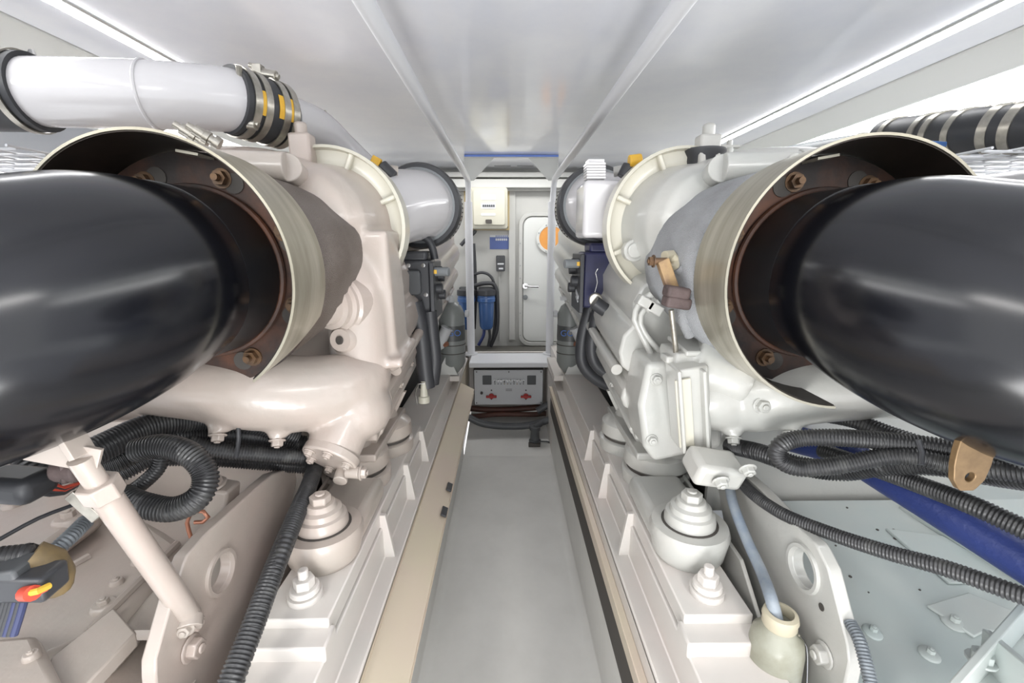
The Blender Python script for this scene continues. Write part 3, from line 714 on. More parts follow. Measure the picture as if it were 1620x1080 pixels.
# ------------------------------------------------------------------ controller boxes with their looms
def ctrl(s, lb):
    mat = 'boxblack' if s < 0 else 'boxblue'
    if s < 0: fx0, fx1, y0, z0, z1 = -.345, -.235, 1.38, -.215, -.045
    else: fx0, fx1, y0, z0, z1 = .235, .42, 1.36, -.19, -.02
    inn = fx1 if s < 0 else fx0
    t = thing('control_unit', ((fx0 + fx1) / 2, y0, z0), '%s engine control box with plugs on its aisle side' % ('black left' if s < 0 else 'navy blue right'), 'box')
    MB().box(((fx0 + fx1) / 2, y0 + .06, (z0 + z1) / 2), (fx1 - fx0, .12, z1 - z0)).build('housing', mat, t, bevel=.008)
    MB().box(((fx0 + fx1) / 2, y0 + .06, z1 + .012), ((fx1 - fx0) * .8, .10, .03)).build('top_cover', mat, t, bevel=.008)
    MB().box((inn - s * .006, y0 + .07, (z0 + z1) / 2 - .01), (.012, .17, (z1 - z0) * 1.05), (0, 0, 0)).build('side_plate', 'boxblack', t, bevel=.002)
    for k, (dy, dz) in enumerate(((.04, .05), (.09, .03), (.04, -.005), (.10, -.03))):
        c = V((inn - s * .01, y0 + dy, (z0 + z1) / 2 + dz))
        MB().cyl(c, c + V((-s * .022, 0, 0)), .016, n=16).build('socket', 'rubber', t, bevel=.002)
    c = V((inn - s * .012, y0 + .02, z1 - .035)); MB().cyl(c, c + V((-s * .045, -.01, 0)), .014, n=14).build('plug', 'greypl', t, bevel=.002)
    MB().box(c + V((-s * .004, -.012, 0)), (.008, .010, .012)).build('tag', 'yellow', t)
    if s < 0:
        MB().prism(rrect(-.325, -.15, -.262, -.075, .012, y0 - .02), (0, .02, 0)).build('plug_cover', 'darkgrey', t, bevel=.004)
        for x in (-.335, -.30, -.255): MB().hexbolt((x, y0 - .001, -.06), (0, -1, 0), .005).build('screw', 'chrome', t)
        MB().hexbolt((-.25, y0 - .001, -.15), (0, -1, 0), .005).build('screw', 'chrome', t)
    else:
        MB().box((inn - .013, y0 + .03, -.15), (.002, .05, .012), (.3, 0, 0)).build('label', 'paper', t)
        MB().box((inn - .013, y0 + .03, -.165), (.002, .04, .006), (.3, 0, 0)).build('label', 'paper', t)
ctrl(-1, 'left'); ctrl(1, 'right')
b = hose(pt([(655, 478), (662, 505), (668, 540), (672, 580), (676, 612)], 1.36), .026, 'cable_loom', 'rubber', 'thick black loom dropping from the left control box', 'loom')
hose(pt([(640, 492), (652, 512), (664, 530)], 1.37), .018, 'cable_loom', 'rubber', 'short black cable bend under the left control box', 'loom')
hose(pt([(680, 492), (684, 530), (688, 570), (684, 606)], 1.38), .022, 'cable_loom', 'rubber', 'second black loom on the aisle side of the left control box', 'loom')
hose(pt([(688, 410), (684, 392), (676, 378), (660, 372)], 1.44), .012, 'cable', 'rubber', 'black cable from the duct sleeve down to the left control box', 'cable')
q = P(671, 636, 1.34); t = thing('loose_plug', q, 'loose beige cable plug hanging at the end of the black loom', 'plug')
MB().lathe(q, (.02, 0, 1), [(0, .018), (.02, .018), (.022, .013), (.055, .010), (.07, .008)], n=16).build('plug_body', 'beige', t)
MB().tube(pt([(660, 640), (657, 622), (662, 608), (672, 606)], 1.33), .002, n=6).build('wire', 'chrome', t)
hose(pt([(938, 470), (930, 500), (921, 540), (922, 575), (945, 600), (985, 618)], 1.42), .021, 'cable_loom', 'rubber', 'outer black cable loop below the right control box', 'loom')
hose(pt([(948, 480), (941, 515), (936, 550), (944, 578), (975, 600)], 1.36), .019, 'cable_loom', 'rubber', 'inner black cable loop below the right control box', 'loom')
hose(pt([(940, 478), (965, 494), (990, 492), (1020, 490), (1055, 500)], 1.25), .020, 'cable_loom', 'rubber', 'black loom running right under the navy control box', 'loom')
hose(pt([(1020, 465), (1050, 490), (1080, 520), (1095, 545)], 1.12), .022, 'hose', 'rubber', 'black hose passing behind the bare metal lever rod')
c = P(942, 473, 1.3); tag(MB().cyl(c, c + V((-.005, -.03, 0)), .020, n=20).build('cap', 'clampsteel', bevel=.003), 'round silver cap hanging below the navy box', 'cap')
hose(pt([(941, 462), (945, 446), (942, 430), (946, 425)], 1.3), .0015, 'wire', 'chrome', 'thin wire holding the silver cap', 'wire', n=6)
hose(pt([(986, 470), (988, 490), (991, 512)], 1.25), .002, 'wire', 'green', 'thin green line hanging under the right control box', 'wire', n=6)

# ------------------------------------------------------------------ grey cylinders at the far end
for s, px, lb in ((-1, 717, 'left'), (1, 900, 'right')):
    Yb = 2.3
    a = P(px, 588, Yb)
    t = thing('gas_cylinder', a, 'grey fire suppression cylinder beside the %s post' % lb, 'cylinder', 'suppression cylinders')
    r = .068; hh = P(px, 478, Yb).z - a.z
    MB().lathe(a, (0, 0, 1), [(0, .03), (.03, r * .8), (.06, r), (hh - .06, r), (hh - .02, r * .75), (hh, .025)], n=32).build('tank', 'bottle', t)
    for z in (.11, .155): MB().lathe(a + V((0, 0, z)), (0, 0, 1), [(0, r * .99), (0, r + .002), (.004, r + .002), (.004, r * .99)], n=32, closed=True).build('strap', 'gasket', t)
    bd = MB().lathe(a + V((0, 0, .18)), (0, 0, 1), [(0, r * .99), (0, r + .001), (.08, r + .001), (.08, r * .99)], n=32, closed=True).build('label_band', 'bottledark', t)
    k = text('GO', .045, a + V((-.025 * 1, -r - .003, .225)) if s > 0 else a + V((.02, -r - .003, .225)), 'markblue', bd)
    MB().cyl(a + V((0, 0, hh - .01)), a + V((0, 0, hh + .035)), .018, n=14).box(a + V((-.02, 0, hh + .02)), (.07, .03, .02)).build('valve', 'paper', t, bevel=.002)
    MB().cyl(a + V((-s * .07, 0, hh - .06)), a + V((-s * .09, 0, hh - .06)), .018, n=14).build('side_knob', 'paper', t, bevel=.003)
    c = a + V((s * .03, -.09, .17))
    t2 = thing('angle_valve', c, 'white angled valve on a bracket in front of the %s grey cylinder' % lb, 'sensor')
    MB().cyl(c + V((s * .03, 0, -.01)), c + V((s * -.015, 0, .085)), .028, n=20).cyl(c + V((s * -.014, 0, .082)), c + V((s * -.018, 0, .09)), .032, n=20).build('sender_body', 'paper', t2, bevel=.003)
    MB().box(c + V((s * .05, 0, -.01)), (.07, .05, .05), (0, -s * .8, 0)).build('sender_base', 'paper', t2, bevel=.004)
    MB().cyl(c + V((-s * .0, -.01, .0)), c + V((-s * .02, -.015, .01)), .012, n=12).build('copper_fitting', 'copper', t2)
    b = MB().prism([a + V((s * -.03, -.06, 0)), a + V((s * .08, -.06, 0)), a + V((s * .02, -.06, .12))], (0, .006, 0))
    tag(b.build('bracket', 'trimw'), 'white triangular bracket at the foot of the %s grey cylinder' % lb, 'bracket')

# ------------------------------------------------------------------ left: raw water pipe across the top
def clamp(mb_parent, c, ax, r, w=.016):
    ax = V(ax).normalized()
    return MB().lathe(V(c) - ax * w / 2, ax, [(0, r), (0, r + .003), (w, r + .003), (w, r)], n=40, closed=True).build('hose_clamp', 'clampsteel', mb_parent)
a, b0, c0, d0 = P(15, 146, .98), P(240, 151, 1.0), P(370, 160, 1.06), P(445, 185, 1.16)
t = thing('intake_pipe', b0 - V((0, 0, .08)), 'fat white pipe crossing above the left steel shield', 'pipe')
MB().tube([a - (b0 - a) * .3, a, b0, c0, c0 + (d0 - c0) * .3], .063, n=40).build('pipe_section', 'pipew', t)
MB().torus(b0, c0 - a, .0625, .004, 40, 8).build('weld_seam', 'pipew', t)
q = P(222, 106, 1.0); MB().cyl(b0 + V((-.02, 0, .06)), q + V((0, 0, .01)), .007, n=12).build('stub', 'clampsteel', t)
e1 = P(500, 205, 1.3); e2 = P(540, 240, 1.42)
MB().tube([d0, e1, e2, e2 + V((.05, .1, -.06))], .055, n=32).build('pipe_section', 'pipew', t)
ax = (d0 - c0).normalized()
t = thing('rubber_coupling', c0, 'black rubber coupling with steel clamps and yellow tape on the fat white pipe', 'coupling')
MB().tube([c0 - ax * .01, c0 + ax * .07, d0], .070, n=40).build('sleeve', 'rubber', t)
clamp(t, c0 + ax * .01, ax, .071); clamp(t, c0 + ax * .035, ax, .071); clamp(t, d0 - ax * .035, ax, .071); clamp(t, d0 - ax * .012, ax, .071)
cc = V((0, -1, -.15)).normalized()
def patch(parent, o, ax, r, a0, a1, w, name, mat):
    ax = ax.normalized(); u = (V((0, -1, 0)) - ax * V((0, -1, 0)).dot(ax)).normalized(); v = ax.cross(u); mb = MB(); rings = []
    for k in range(13):
        a = math.radians(a0 + (a1 - a0) * k / 12); d = u * math.cos(a) + v * math.sin(a)
        rings.append([mb.bm.verts.new(o + d * rr + ax * x) for rr, x in ((r, -w), (r, w), (r + .001, w), (r + .001, -w))])
    return mb.skin(rings).build(name, mat, parent)
patch(t, (c0 + d0) / 2 + ax * .028, ax, .0708, -24, 16, .026, 'yellow_tape', 'yellow')
patch(t, c0 + ax * .022, ax, .0712, -20, 20, .006, 'yellow_tape', 'yellow')
for o, up in ((c0 + ax * .045, 0), (d0 - ax * .03, 1)):
    q = o + (V((0, -.055, -.045)) if not up else V((0, -.01, .078)))
    k = MB().cyl(q - V((.03, 0, -.02)), q + V((.035, 0, -.005)), .006, n=10).cyl(q + V((.0, 0, 0)), q + V((.03, 0, -.004)), .012, n=12).box(q + V((-.01, 0, .008)), (.02, .02, .024)).build('clamp_bolt', 'clampsteel', t, bevel=.001)
q = c0 + ax * .06 + V((0, -.068, .02)); MB().cyl(q, q + V((.01, -.02, .04)), .006, n=8).build('clamp_bolt', 'clampsteel', t)
tl = thing('rubber_coupling', a, 'dark rubber coupling at the left end of the fat white pipe', 'coupling')
d = (b0 - a).normalized(); MB().tube([a - d * .3, a - d * .1, a + d * .055], .072, n=36).build('sleeve', 'rubber', tl); clamp(tl, a + d * .035, d, .073, .012)
for k, (px, py) in enumerate(((275, 196), (296, 198))):
    q = P(px, py, .93); t = thing('sensor_plug', q, ('left' if k == 0 else 'right') + ' one of the two ribbed steel plugs under the fat white pipe', 'sensor')
    ax = V((.5, .2, -.35)).normalized(); MB().lathe(q, ax, [(0, .007), (.012, .007), (.013, .011), (.03, .011), (.031, .013), (.04, .013), (.041, .010), (.048, .010), (.049, .014), (.060, .014)], n=16).build('plug_body', 'clampsteel', t)
q = P(505, 183, 1.3); tag(MB().cyl(q + V((0, 0, -.03)), q, .006, n=8).cyl(q + V((-.03, 0, 0)), q + V((.02, 0, .005)), .01, n=10).build('drain_tap', 'clampsteel', bevel=.001), 'tiny steel tap on the thin end of the fat white pipe', 'tap')
for k, (px, py) in enumerate(((22, 80), (50, 82))): 
    q = P(px, py, 1.05); tag(MB().cyl(q, P(px + 8, 104, 1.02), .006, n=8).build('pipe_stud', 'rubber'), '%s short dark stud standing on the fat white pipe' % ('left' if k == 0 else 'right'), 'stud')

# wire trays and silencers outboard
for s, lb in ((-1, 'left'), (1, 'right')):
    t = thing('wire_tray', (s * 1.25, 1.2, .19), 'white wire mesh tray on the %s hull side' % lb, 'tray')
    b = MB()
    for k in range(14): b.cyl((1.02, 1.0 + .06 * k, .197), (1.55, 1.03 + .06 * k, .197), .003, n=6)
    for k in range(8): b.cyl((1.02 + .07 * k, .98, .20), (1.02 + .07 * k, 1.85, .20), .003, n=6)
    o = b.build('mesh', 'rail', t, side=s); o['kind'] = 'stuff'
    o = tag(MB().tube([(1.30, .80, .065), (1.27, 1.1, .07), (1.2, 1.9, .075)], .11, n=32).build('silencer', 'pipew', side=s), 'fat white silencer lying under the %s wire tray' % lb, 'silencer')
# right hoses with clamps high up
pa = [P(1650, 200, 1.02) + (P(1650, 200, 1.02) - P(1560, 206, 1.12)) * 3, P(1650, 200, 1.02), P(1560, 206, 1.12), P(1480, 212, 1.26), P(1400, 218, 1.45)]
t = thing('coolant_hose', pa[1], 'black hose with shiny clamps along the right hull below the lamp', 'hose')
MB().tube(pa, .052, n=32).build('hose_body', 'rubber', t)
for i, f in ((1, .75), (1, .35), (2, .35), (2, .85), (3, .1), (3, .75)):
    d = (pa[i + 1] - pa[i]); clamp(t, pa[i] + d * f, d, .0525, .02)
for px, py, Y in ((1590, 165, 1.08), (1545, 170, 1.15)): q = P(px, py, Y); MB().cyl(q - V((.0, 0, .02)), q + V((.03, 0, .0)), .009, n=10).build('clamp_bolt', 'clampsteel', t)
pb = [P(1400, 222, 1.5), P(1340, 228, 1.65), P(1280, 236, 1.9), P(1240, 243, 2.1)]
t = thing('coolant_hose', pb[1], 'thinner dark hose far along the right hull', 'hose')
MB().tube(pb, .028, n=24).build('hose_body', 'greypl', t)
for f in (.2, .6): clamp(t, pb[0] + (pb[1] - pb[0]) * f, pb[1] - pb[0], .029, .02)
q = P(1470, 229, 1.15); tag(MB().box(q, (.07, .03, .012), (0, 0, .2)).build('blue_clip', 'bluecan', bevel=.002), 'small blue clip under the clamped black hose', 'clip')

# right: lever with brown wrap and bare rod
t = thing('valve_lever', P(1060, 440, .9), 'scorched wooden lever with brown wrapping on a bare steel rod', 'lever')
a, b_ = P(1045, 412, .86), P(1068, 462, .84)
d = (b_ - a); MB().box((a + b_) / 2, (.022, .02, d.length), Euler((0, math.atan2(d.x, d.z), 0)).to_matrix().to_4x4()).build('lever_arm', 'wood', t, bevel=.002)
q = P(1038, 413, .85); MB().cyl(q + V((-.006, 0, 0)), q + V((.02, 0, 0)), .007, n=10).hexbolt(q + V((-.004, 0, 0)), (-1, 0, 0), .009).build('pivot_bolt', 'rustbolt', t)
for py, w_ in ((462, .044), (478, .048)): MB().box(P(1070, py, .83), (w_, .036, .022), (0, .15, 0)).build('brown_wrap', 'burnt', t, bevel=.006, seg=3)
MB().cyl(P(1062, 490, .85), P(1070, 562, .87), .0055, n=12).build('rod', 'clampsteel', t)
MB().tube([P(1052, 405, .87), P(1062, 403, .88), P(1070, 415, .88), P(1066, 425, .87)], .010, n=10).build('rope_end', 'tape', t)
tag(MB().tube([P(1072, 422, .87), P(1084, 432, .87), P(1086, 460, .87), P(1080, 500, .87), P(1092, 530, .88)], .012, n=10).build('frayed_edge', 'blanket_r', ang=80), 'frayed woven edge of the pale heat wrap beside the lever', 'cloth')
MB().box(P(1068, 566, .88), (.05, .04, .015)).build('rod_seat', 'eng_r', t, bevel=.004)
# ------------------------------------------------------------------ low castings, plates, hoses in the foreground
def slab3(pts, th, name, mat, parent, bevel=.004, vec=None, **k):
    pts = [V(p) for p in pts]
    n = V((0, 0, 0))
    for i in range(len(pts)):
        a, b = pts[i], pts[(i + 1) % len(pts)]; n += a.cross(b)
    n.normalize()
    if n.z > 0: n = -n
    return MB().prism(pts, vec or n * th).build(name, mat, parent, bevel=bevel, **k)
# left gearbox
t = thing('gearbox', P(180, 950, Z=-.68), 'pale casting of the left gearbox low in the left foreground', 'gearbox')
def pl(l, Z): return [P(a, b, Z=Z) for a, b in l]
slab3(pl([(-60, 700), (430, 700), (330, 830), (250, 1100), (-60, 1100)], -.70), .3, 'casing', 'eng_l', t)
slab3(pl([(-60, 740), (150, 760), (300, 860), (170, 1000), (-60, 1100)], -.60), .09, 'upper_casing', 'eng_l', t, bevel=.02)
slab3(pl([(-60, 700), (100, 740), (160, 800), (60, 870), (-60, 920)], -.54), .05, 'top_housing', 'eng_l', t, bevel=.015)
slab3(pl([(140, 1000), (270, 900), (360, 930), (300, 1100), (120, 1100)], -.685), .02, 'cover_plate', 'eng_l', t, bevel=.003)
slab3(pl([(80, 1040), (180, 960), (215, 1000), (120, 1100), (60, 1100)], -.585), .025, 'cover_plate', 'eng_l', t, bevel=.003)
slab3(pl([(-50, 1010), (60, 1000), (110, 1100), (-50, 1100)], -.56), .05, 'boss_block', 'eng_l', t, bevel=.012)
for px, py, z, r in ((165, 960, -.60, .016), (185, 922, -.60, .009), (218, 890, -.60, .009), (110, 822, -.54, .022), (285, 820, -.69, .010), (50, 1040, -.56, .008), (20, 800, -.54, .014), (330, 880, -.69, .008)):
    c = P(px, py, Z=z); MB().lathe(c, (0, 0, 1), [(-.01, r * 1.3), (.004, r * 1.2), (.008, r)], n=20).hexbolt(c + V((0, 0, .006)), (0, 0, 1), r * .55, washer=False).build('bolt', 'eng_l', t, bevel=.001)
# rib on gearbox
for l in ([(0, 960), (140, 880)], [(140, 1000), (280, 860)], [(90, 1090), (210, 1000)]):
    a, b_ = [P(x, y, Z=-.598) for x, y in l]; MB().cyl(a, b_, .008, n=8).build('rib', 'eng_l', t)
# right gearbox / drip tray
t = thing('gearbox', P(1460, 950, Z=-.70), 'cool white flat casing of the right gearbox low in the right foreground', 'gearbox')
slab3(pl([(1170, 720), (1680, 720), (1680, 1110), (1330, 1110), (1290, 900)], -.72), .3, 'casing', 'sheet_r', t)
slab3(pl([(1320, 745), (1480, 840), (1680, 960), (1680, 1110), (1380, 1110), (1350, 980), (1300, 860), (1240, 760)], -.68), .04, 'flat_cover', 'sheet_r', t, bevel=.004)
slab3(pl([(1420, 800), (1680, 930), (1680, 880), (1470, 780)], -.60), .05, 'ridge', 'sheet_r', t, bevel=.006)
for px, py, z, r in ((1508, 980, -.66, .014), (1350, 800, -.68, .003), (1412, 838, -.66, .003), (1480, 850, -.655, .003), (1550, 870, -.63, .014), (1440, 1040, -.675, .012), (1330, 880, -.675, .004), (1375, 920, -.675, .003), (1455, 930, -.675, .003)):
    c = P(px, py, Z=z); 
    if r > .01: MB().lathe(c, (0, 0, 1), [(-.01, r * 1.4), (.003, r * 1.3), (.006, r)], n=20).hexbolt(c + V((0, 0, .005)), (0, 0, 1), r * .6, washer=False).build('bolt', 'sheet_r', t, bevel=.001)
    else: MB().cyl(c + V((0, 0, -.005)), c + V((0, 0, .006)), r, n=10).build('hole_plug', 'gasket', t)
def onledge(px, py):
    d = RM @ Vector(((px - 810) / F, -(py - 540) / F, -1)); return d * (-.75835 / (d.z - .16667 * d.y))
up = V((0, -.164, .986))
for l in ([(1400, 838), (1490, 850), (1600, 915), (1640, 960), (1560, 925), (1500, 925)], [(1465, 960), (1530, 940), (1640, 985), (1620, 1010), (1560, 1000), (1540, 1010)]):
    MB().prism([onledge(*q) for q in l], up * .006).build('raised_pad', 'sheet_r', t, bevel=.002)
for px, py, r in ((1508, 985, .011), (1470, 1035, .009), (1380, 1000, .009), (1565, 880, .010)):
    MB().lathe(onledge(px, py), up, [(0, r * 1.7), (.003, r * 1.6), (.006, r * 1.1)], n=20).hexbolt(onledge(px, py) + up * .006, up, r * .7, washer=False).build('bolt', 'sheet_r', t, bevel=.001)
for px, py, r in ((1340, 803, .0025), (1388, 838, .003), (1414, 838, .003), (1416, 852, .0035), (1470, 852, .003), (1345, 912, .003), (1322, 863, .002), (1455, 933, .002), (1374, 937, .0015)):
    MB().cyl(onledge(px, py), onledge(px, py) + up * .0012, r, n=8).build('paint_chip', 'gasket', t)
# corner frame, bottom right
t = thing('corner_frame', P(1580, 1020, .42), 'pale ribbed bracket frame in the bottom right corner', 'bracket')
Zc = -.50
a, b_, c, d = P(1525, 1080, Z=-.56), P(1650, 930, Z=-.52), P(1560, 1010, Z=-.56), P(1660, 1080, Z=-.52)
for p, q in ((P(1500, 1100, Z=-.56), P(1660, 915, Z=-.52)), (P(1562, 1008, Z=-.55), P(1670, 1100, Z=-.53))):
    dd = (q - p); mid = (p + q) / 2
    MB().box(mid + V((0, 0, -.02)), (.010, dd.length, .06), dd.to_track_quat('Y', 'Z').to_matrix().to_4x4()).build('rib', 'sheet_r', t, bevel=.002)
slab3([P(1500, 1100, Z=-.585), P(1562, 1008, Z=-.585), P(1670, 915, Z=-.585), P(1700, 1100, Z=-.585)], .008, 'web', 'sheet_r', t)
q = P(1552, 1045, Z=-.57); MB().hexbolt(q, (0, 0, 1), .013).build('bolt', 'sheet_r', t, bevel=.001)

# bracket plates with a round hole, one each side
def bracket(s, lb, mat):
    t = thing('support_plate', (s * .50, .7, -.9), 'thick white support plate with a round hole outboard of the %s mounts' % lb, 'bracket')
    XO = .50 if s > 0 else .505
    px = (lambda a: a) 
    if s > 0:
        out = [(1130, 740), (1175, 745), (1262, 835), (1290, 860), (1310, 900), (1345, 1040), (1330, 1110), (1240, 1110), (1215, 1000), (1150, 860)]
        hole = (1271, 898)
    else:
        out = [(475, 735), (430, 750), (325, 845), (295, 880), (275, 940), (245, 1050), (250, 1110), (345, 1110), (380, 1000), (450, 860)]
        hole = (349, 905)
    def on(p):   # onto a slightly leaning plane parallel to the aisle
        d = P(p[0], p[1], X=s * XO); return d
    poly = [on(p) for p in out]; c = on(hole)
    MB().holed(c, (1, 0, 0), poly, .031, (s * .022, 0, 0), n=48).build('plate', mat, t, bevel=.003)
    MB().lathe(c, (-s, 0, 0), [(-.001, .0315), (-.001, .041), (.005, .039), (.005, .033)], n=40, closed=True).build('hole_rim', mat, t)
    for q, r in (((1300, 960), .006), ((1305, 1035), .015)) if s > 0 else (((300, 1025), .016), ((303, 985), .013)):
        p = on(q)
        if s > 0 and r < .01: MB().cyl(p, p + V((-s * .001, 0, 0)), r, n=16).build('hole', 'gasket', t)
        else: MB().hexbolt(p, (-s, 0, 0), r).build('bolt', mat, t, bevel=.002)
    # second sheet between plate and mounts
    b = MB().prism([(.455, .60, -1.0), (.455, .60, -.72), (.455, .75, -.60), (.455, 1.4, -.56), (.455, 1.4, -1.0)], (.008, 0, 0))
    b.build('inner_sheet', mat, t, side=s, bevel=.002)
    b = MB().sweep([(.455, -1.02), (.53, -1.02), (.53, -1.04), (.455, -1.04)], .3, 1.4); b.build('foot', mat, t, side=s)
bracket(-1, 'left', 'eng_l'); bracket(1, 'right', 'eng_r')
# shelf-like ledges and perforated plate behind
for s, lb, m in ((-1, 'left', 'eng_l'), (1, 'right', 'eng_r')):
    t = thing('perforated_guard', (s * .50, 1.02, -.52), 'small perforated guard plate behind the hoses on the %s' % lb, 'guard')
    c = P(432, 742, 1.0) if s < 0 else P(1186, 748, 1.0); c.x = abs(c.x)
    MB().box(c, (.09, .006, .07)).build('guard_plate', 'perf', t, side=s, bevel=.002)
    b = MB()
    for i in range(5):
        for j in range(4): p = c + V((-.033 + .0165 * i + (.008 if j % 2 else 0), -.003, -.025 + .017 * j)); b.cyl(p, p + V((0, -.0012, 0)), .0052, n=10)
    o = b.build('perforation', 'gasket', t, side=s)
    o = MB().box((.80, .98, -.52), (.62, .012, .24)).build('bulk_plate', m, side=s)
    tag(o, 'pale cross plate behind the hose bundle on the %s' % lb, 'plate')
    o = MB().prism([(.52, .62, -.62), (.52, .95, -.60), (1.3, .95, -.60), (1.3, .62, -.62)] if s < 0 else [(.53, .50, -.675), (.53, .95, -.60), (1.4, .95, -.60), (1.4, .50, -.675)], (0, 0, -.02)).build('ledge', 'sheet_r' if s > 0 else m, side=s); tag(o, 'sloping ledge under the hose bundle on the %s' % lb, 'plate')

# ---- corrugated hoses, left
def chose(l, r, label, pitch=.0052, mat='corr', cat='hose', name='corrugated_hose', n=14):
    pts = [P(a, b, Y=c) for a, b, c in l]
    if l[-1][0] > 1620: d = (pts[-1] - pts[-2]).normalized(); pts.append(pts[-1] + d * .3)
    if l[0][0] > 1620 or l[0][0] < 0: d = (pts[0] - pts[1]).normalized(); pts.insert(0, pts[0] + d * .3)
    return tag(MB().tube(pts, r, n=n, corr=pitch).build(name, mat, ang=60), label, cat)
chose([(500, 735, .93), (488, 770, .85), (462, 830, .74), (430, 910, .64), (400, 990, .57), (372, 1060, .52), (352, 1110, .49)], .0175, 'long black corrugated hose running down past the left mounts', .0056)
chose([(455, 850, .70), (425, 930, .62), (395, 1010, .555), (360, 1110, .50)], .014, 'second corrugated hose tucked behind the long one on the left', .009)
chose([(470, 690, .92), (400, 668, .88), (320, 662, .84), (240, 674, .78), (170, 704, .72), (120, 730, .68)], .025, 'top black corrugated hose of the left bundle under the elbow')
chose([(480, 705, .93), (410, 692, .89), (330, 688, .85), (250, 698, .79), (180, 730, .74), (120, 750, .70)], .023, 'second black corrugated hose of the left bundle')
chose([(485, 722, .94), (400, 716, .90), (320, 712, .86), (250, 716, .82), (180, 748, .77)], .024, 'third black corrugated hose of the left bundle')
chose([(215, 712, .70), (258, 705, .70), (300, 718, .69), (325, 750, .68), (315, 785, .66), (275, 805, .65), (225, 798, .65), (195, 785, .66)], .020, 'looped black corrugated hose hanging out of the left bundle', .0052)
chose([(258, 712, .71), (250, 740, .70), (225, 765, .69), (195, 785, .69)], .012, 'thin dark hose branching off inside the left loop', .0045)
chose([(40, 720, .60), (60, 740, .60), (100, 755, .62)], .018, 'short black corrugated hose end left of the strut')
chose([(-10, 885, .44), (40, 880, .45), (70, 888, .46), (82, 905, .47), (78, 925, .47)], .014, 'bent corrugated hose end at the left border', .005)
chose([(85, 872, .50), (110, 850, .52), (135, 825, .55)], .010, 'thin steel-grey corrugated conduit end behind the strut', .0042, 'corr_grey')
tag(MB().tube([P(48, 880, .445), P(72, 884, .45), (P(88, 905, .455)), P(86, 925, .46)], .017, n=14).build('tape_wrap', 'ochre'), 'worn yellow-brown tape around the bent hose end', 'tape')
chose([(490, 735, .96), (410, 728, .92), (330, 722, .88), (250, 722, .83), (150, 745, .77)], .022, 'lowest corrugated hose at the back of the left bundle')
chose([(300, 700, .80), (350, 712, .82), (420, 718, .85), (480, 722, .88)], .016, 'short corrugated hose lying across the front of the left bundle')
# ---- wires and connectors, bottom left
t = thing('connector_block', P(30, 920, .43), 'black connector block with red and yellow wires at the left border', 'connector')
MB().box(P(30, 918, .43), (.075, .035, .030), (0, .1, .1)).build('connector_body', 'boxblack', t, bevel=.004)
MB().box(P(10, 905, .43), (.05, .035, .022), (0, -.1, .1)).build('connector_lid', 'darkgrey', t, bevel=.004)
MB().cyl(P(40, 938, .415), P(52, 938, .41), .008, n=12).build('red_seal', 'wirered', t)
MB().tube([P(45, 938, .41), P(62, 934, .41), P(78, 926, .42)], .0035, n=8).build('wire', 'wireyel', t)
MB().tube([P(45, 940, .415), P(60, 938, .415), P(75, 930, .42)], .003, n=8).build('wire', 'wirered', t)
for k in range(7):
    MB().tube([P(8 + 6 * k, 930, .43), P(0 + 6 * k, 960, .42), P(-14 + 6 * k, 1005, .41)], .0035, n=8).build('wire', 'wireblue' if k in (4, 6) else 'rubber', t)
t = thing('cable_bunch', P(20, 780, .52), 'dark bundle of taped cables entering at the left border', 'cable')
MB().box(P(25, 766, .52), (.07, .05, .035), (0, .1, 0)).build('taped_bundle', 'rubber', t, bevel=.012, seg=3)
for k in range(5): MB().tube([P(50, 758 + 5 * k, .52), P(75, 762 + 5 * k, .53), P(100, 772 + 2 * k, .55), P(125, 765, .57)], .003, n=8).build('wire', ['wirered', 'rubber', 'wirered', 'rubber', 'rubber'][k], t)
hose([P(-10, 858, .46), P(60, 820, .5), P(125, 795, .54)], .0025, 'cable', 'rubber', 'thin dark cable slanting across the left gearbox', 'cable')
# ---- strut
t = thing('support_strut', P(310, 985, .62), 'white painted strut slanting from under the left elbow down to the plate', 'strut')
a, b_ = P(300, 975, .60), P(165, 780, .52)
MB().cyl(a, b_, .0165, n=24).build('strut_tube', 'eng_l', t)
d = (b_ - a).normalized()
MB().cyl(b_ - d * .005, b_ + d * .02, .023, n=6).build('lock_nut', 'eng_l', t, bevel=.002)
MB().cyl(b_ + d * .02, b_ + d * .06, .013, n=20).build('threaded_rod', 'eng_l', t)
q = b_ + d * .06
MB().box(q + V((-.018, 0, .006)), (.075, .006, .032), (0, .35, .2)).build('fork_plate', 'eng_l', t, bevel=.001)
MB().box(q + V((-.005, 0, .03)), (.008, .03, .055), (0, -.35, .0)).build('fork_plate', 'eng_l', t, bevel=.001)
MB().box(b_ + V((-.025, .0, -.016)), (.045, .014, .016), (0, .9, 0)).build('buckle_clamp', 'clampsteel', t, bevel=.001)
MB().cyl(a + V((0, 0, .0)), a + V((.006, -.014, -.01)), .019, n=20).hexbolt(a + V((.004, -.016, -.006)), (.2, -.9, 0), .010).build('end_eye', 'eng_l', t, bevel=.002)
q = P(112, 725, .53)
tag(MB().box(q, (.008, .03, .06), (0, .1, 0)).cyl(q + V((-.02, 0, -.015)), q + V((.012, 0, -.015)), .016).build('elbow_bracket', 'burnt', bevel=.004), 'bronze bracket between the left elbow and the strut', 'bracket')
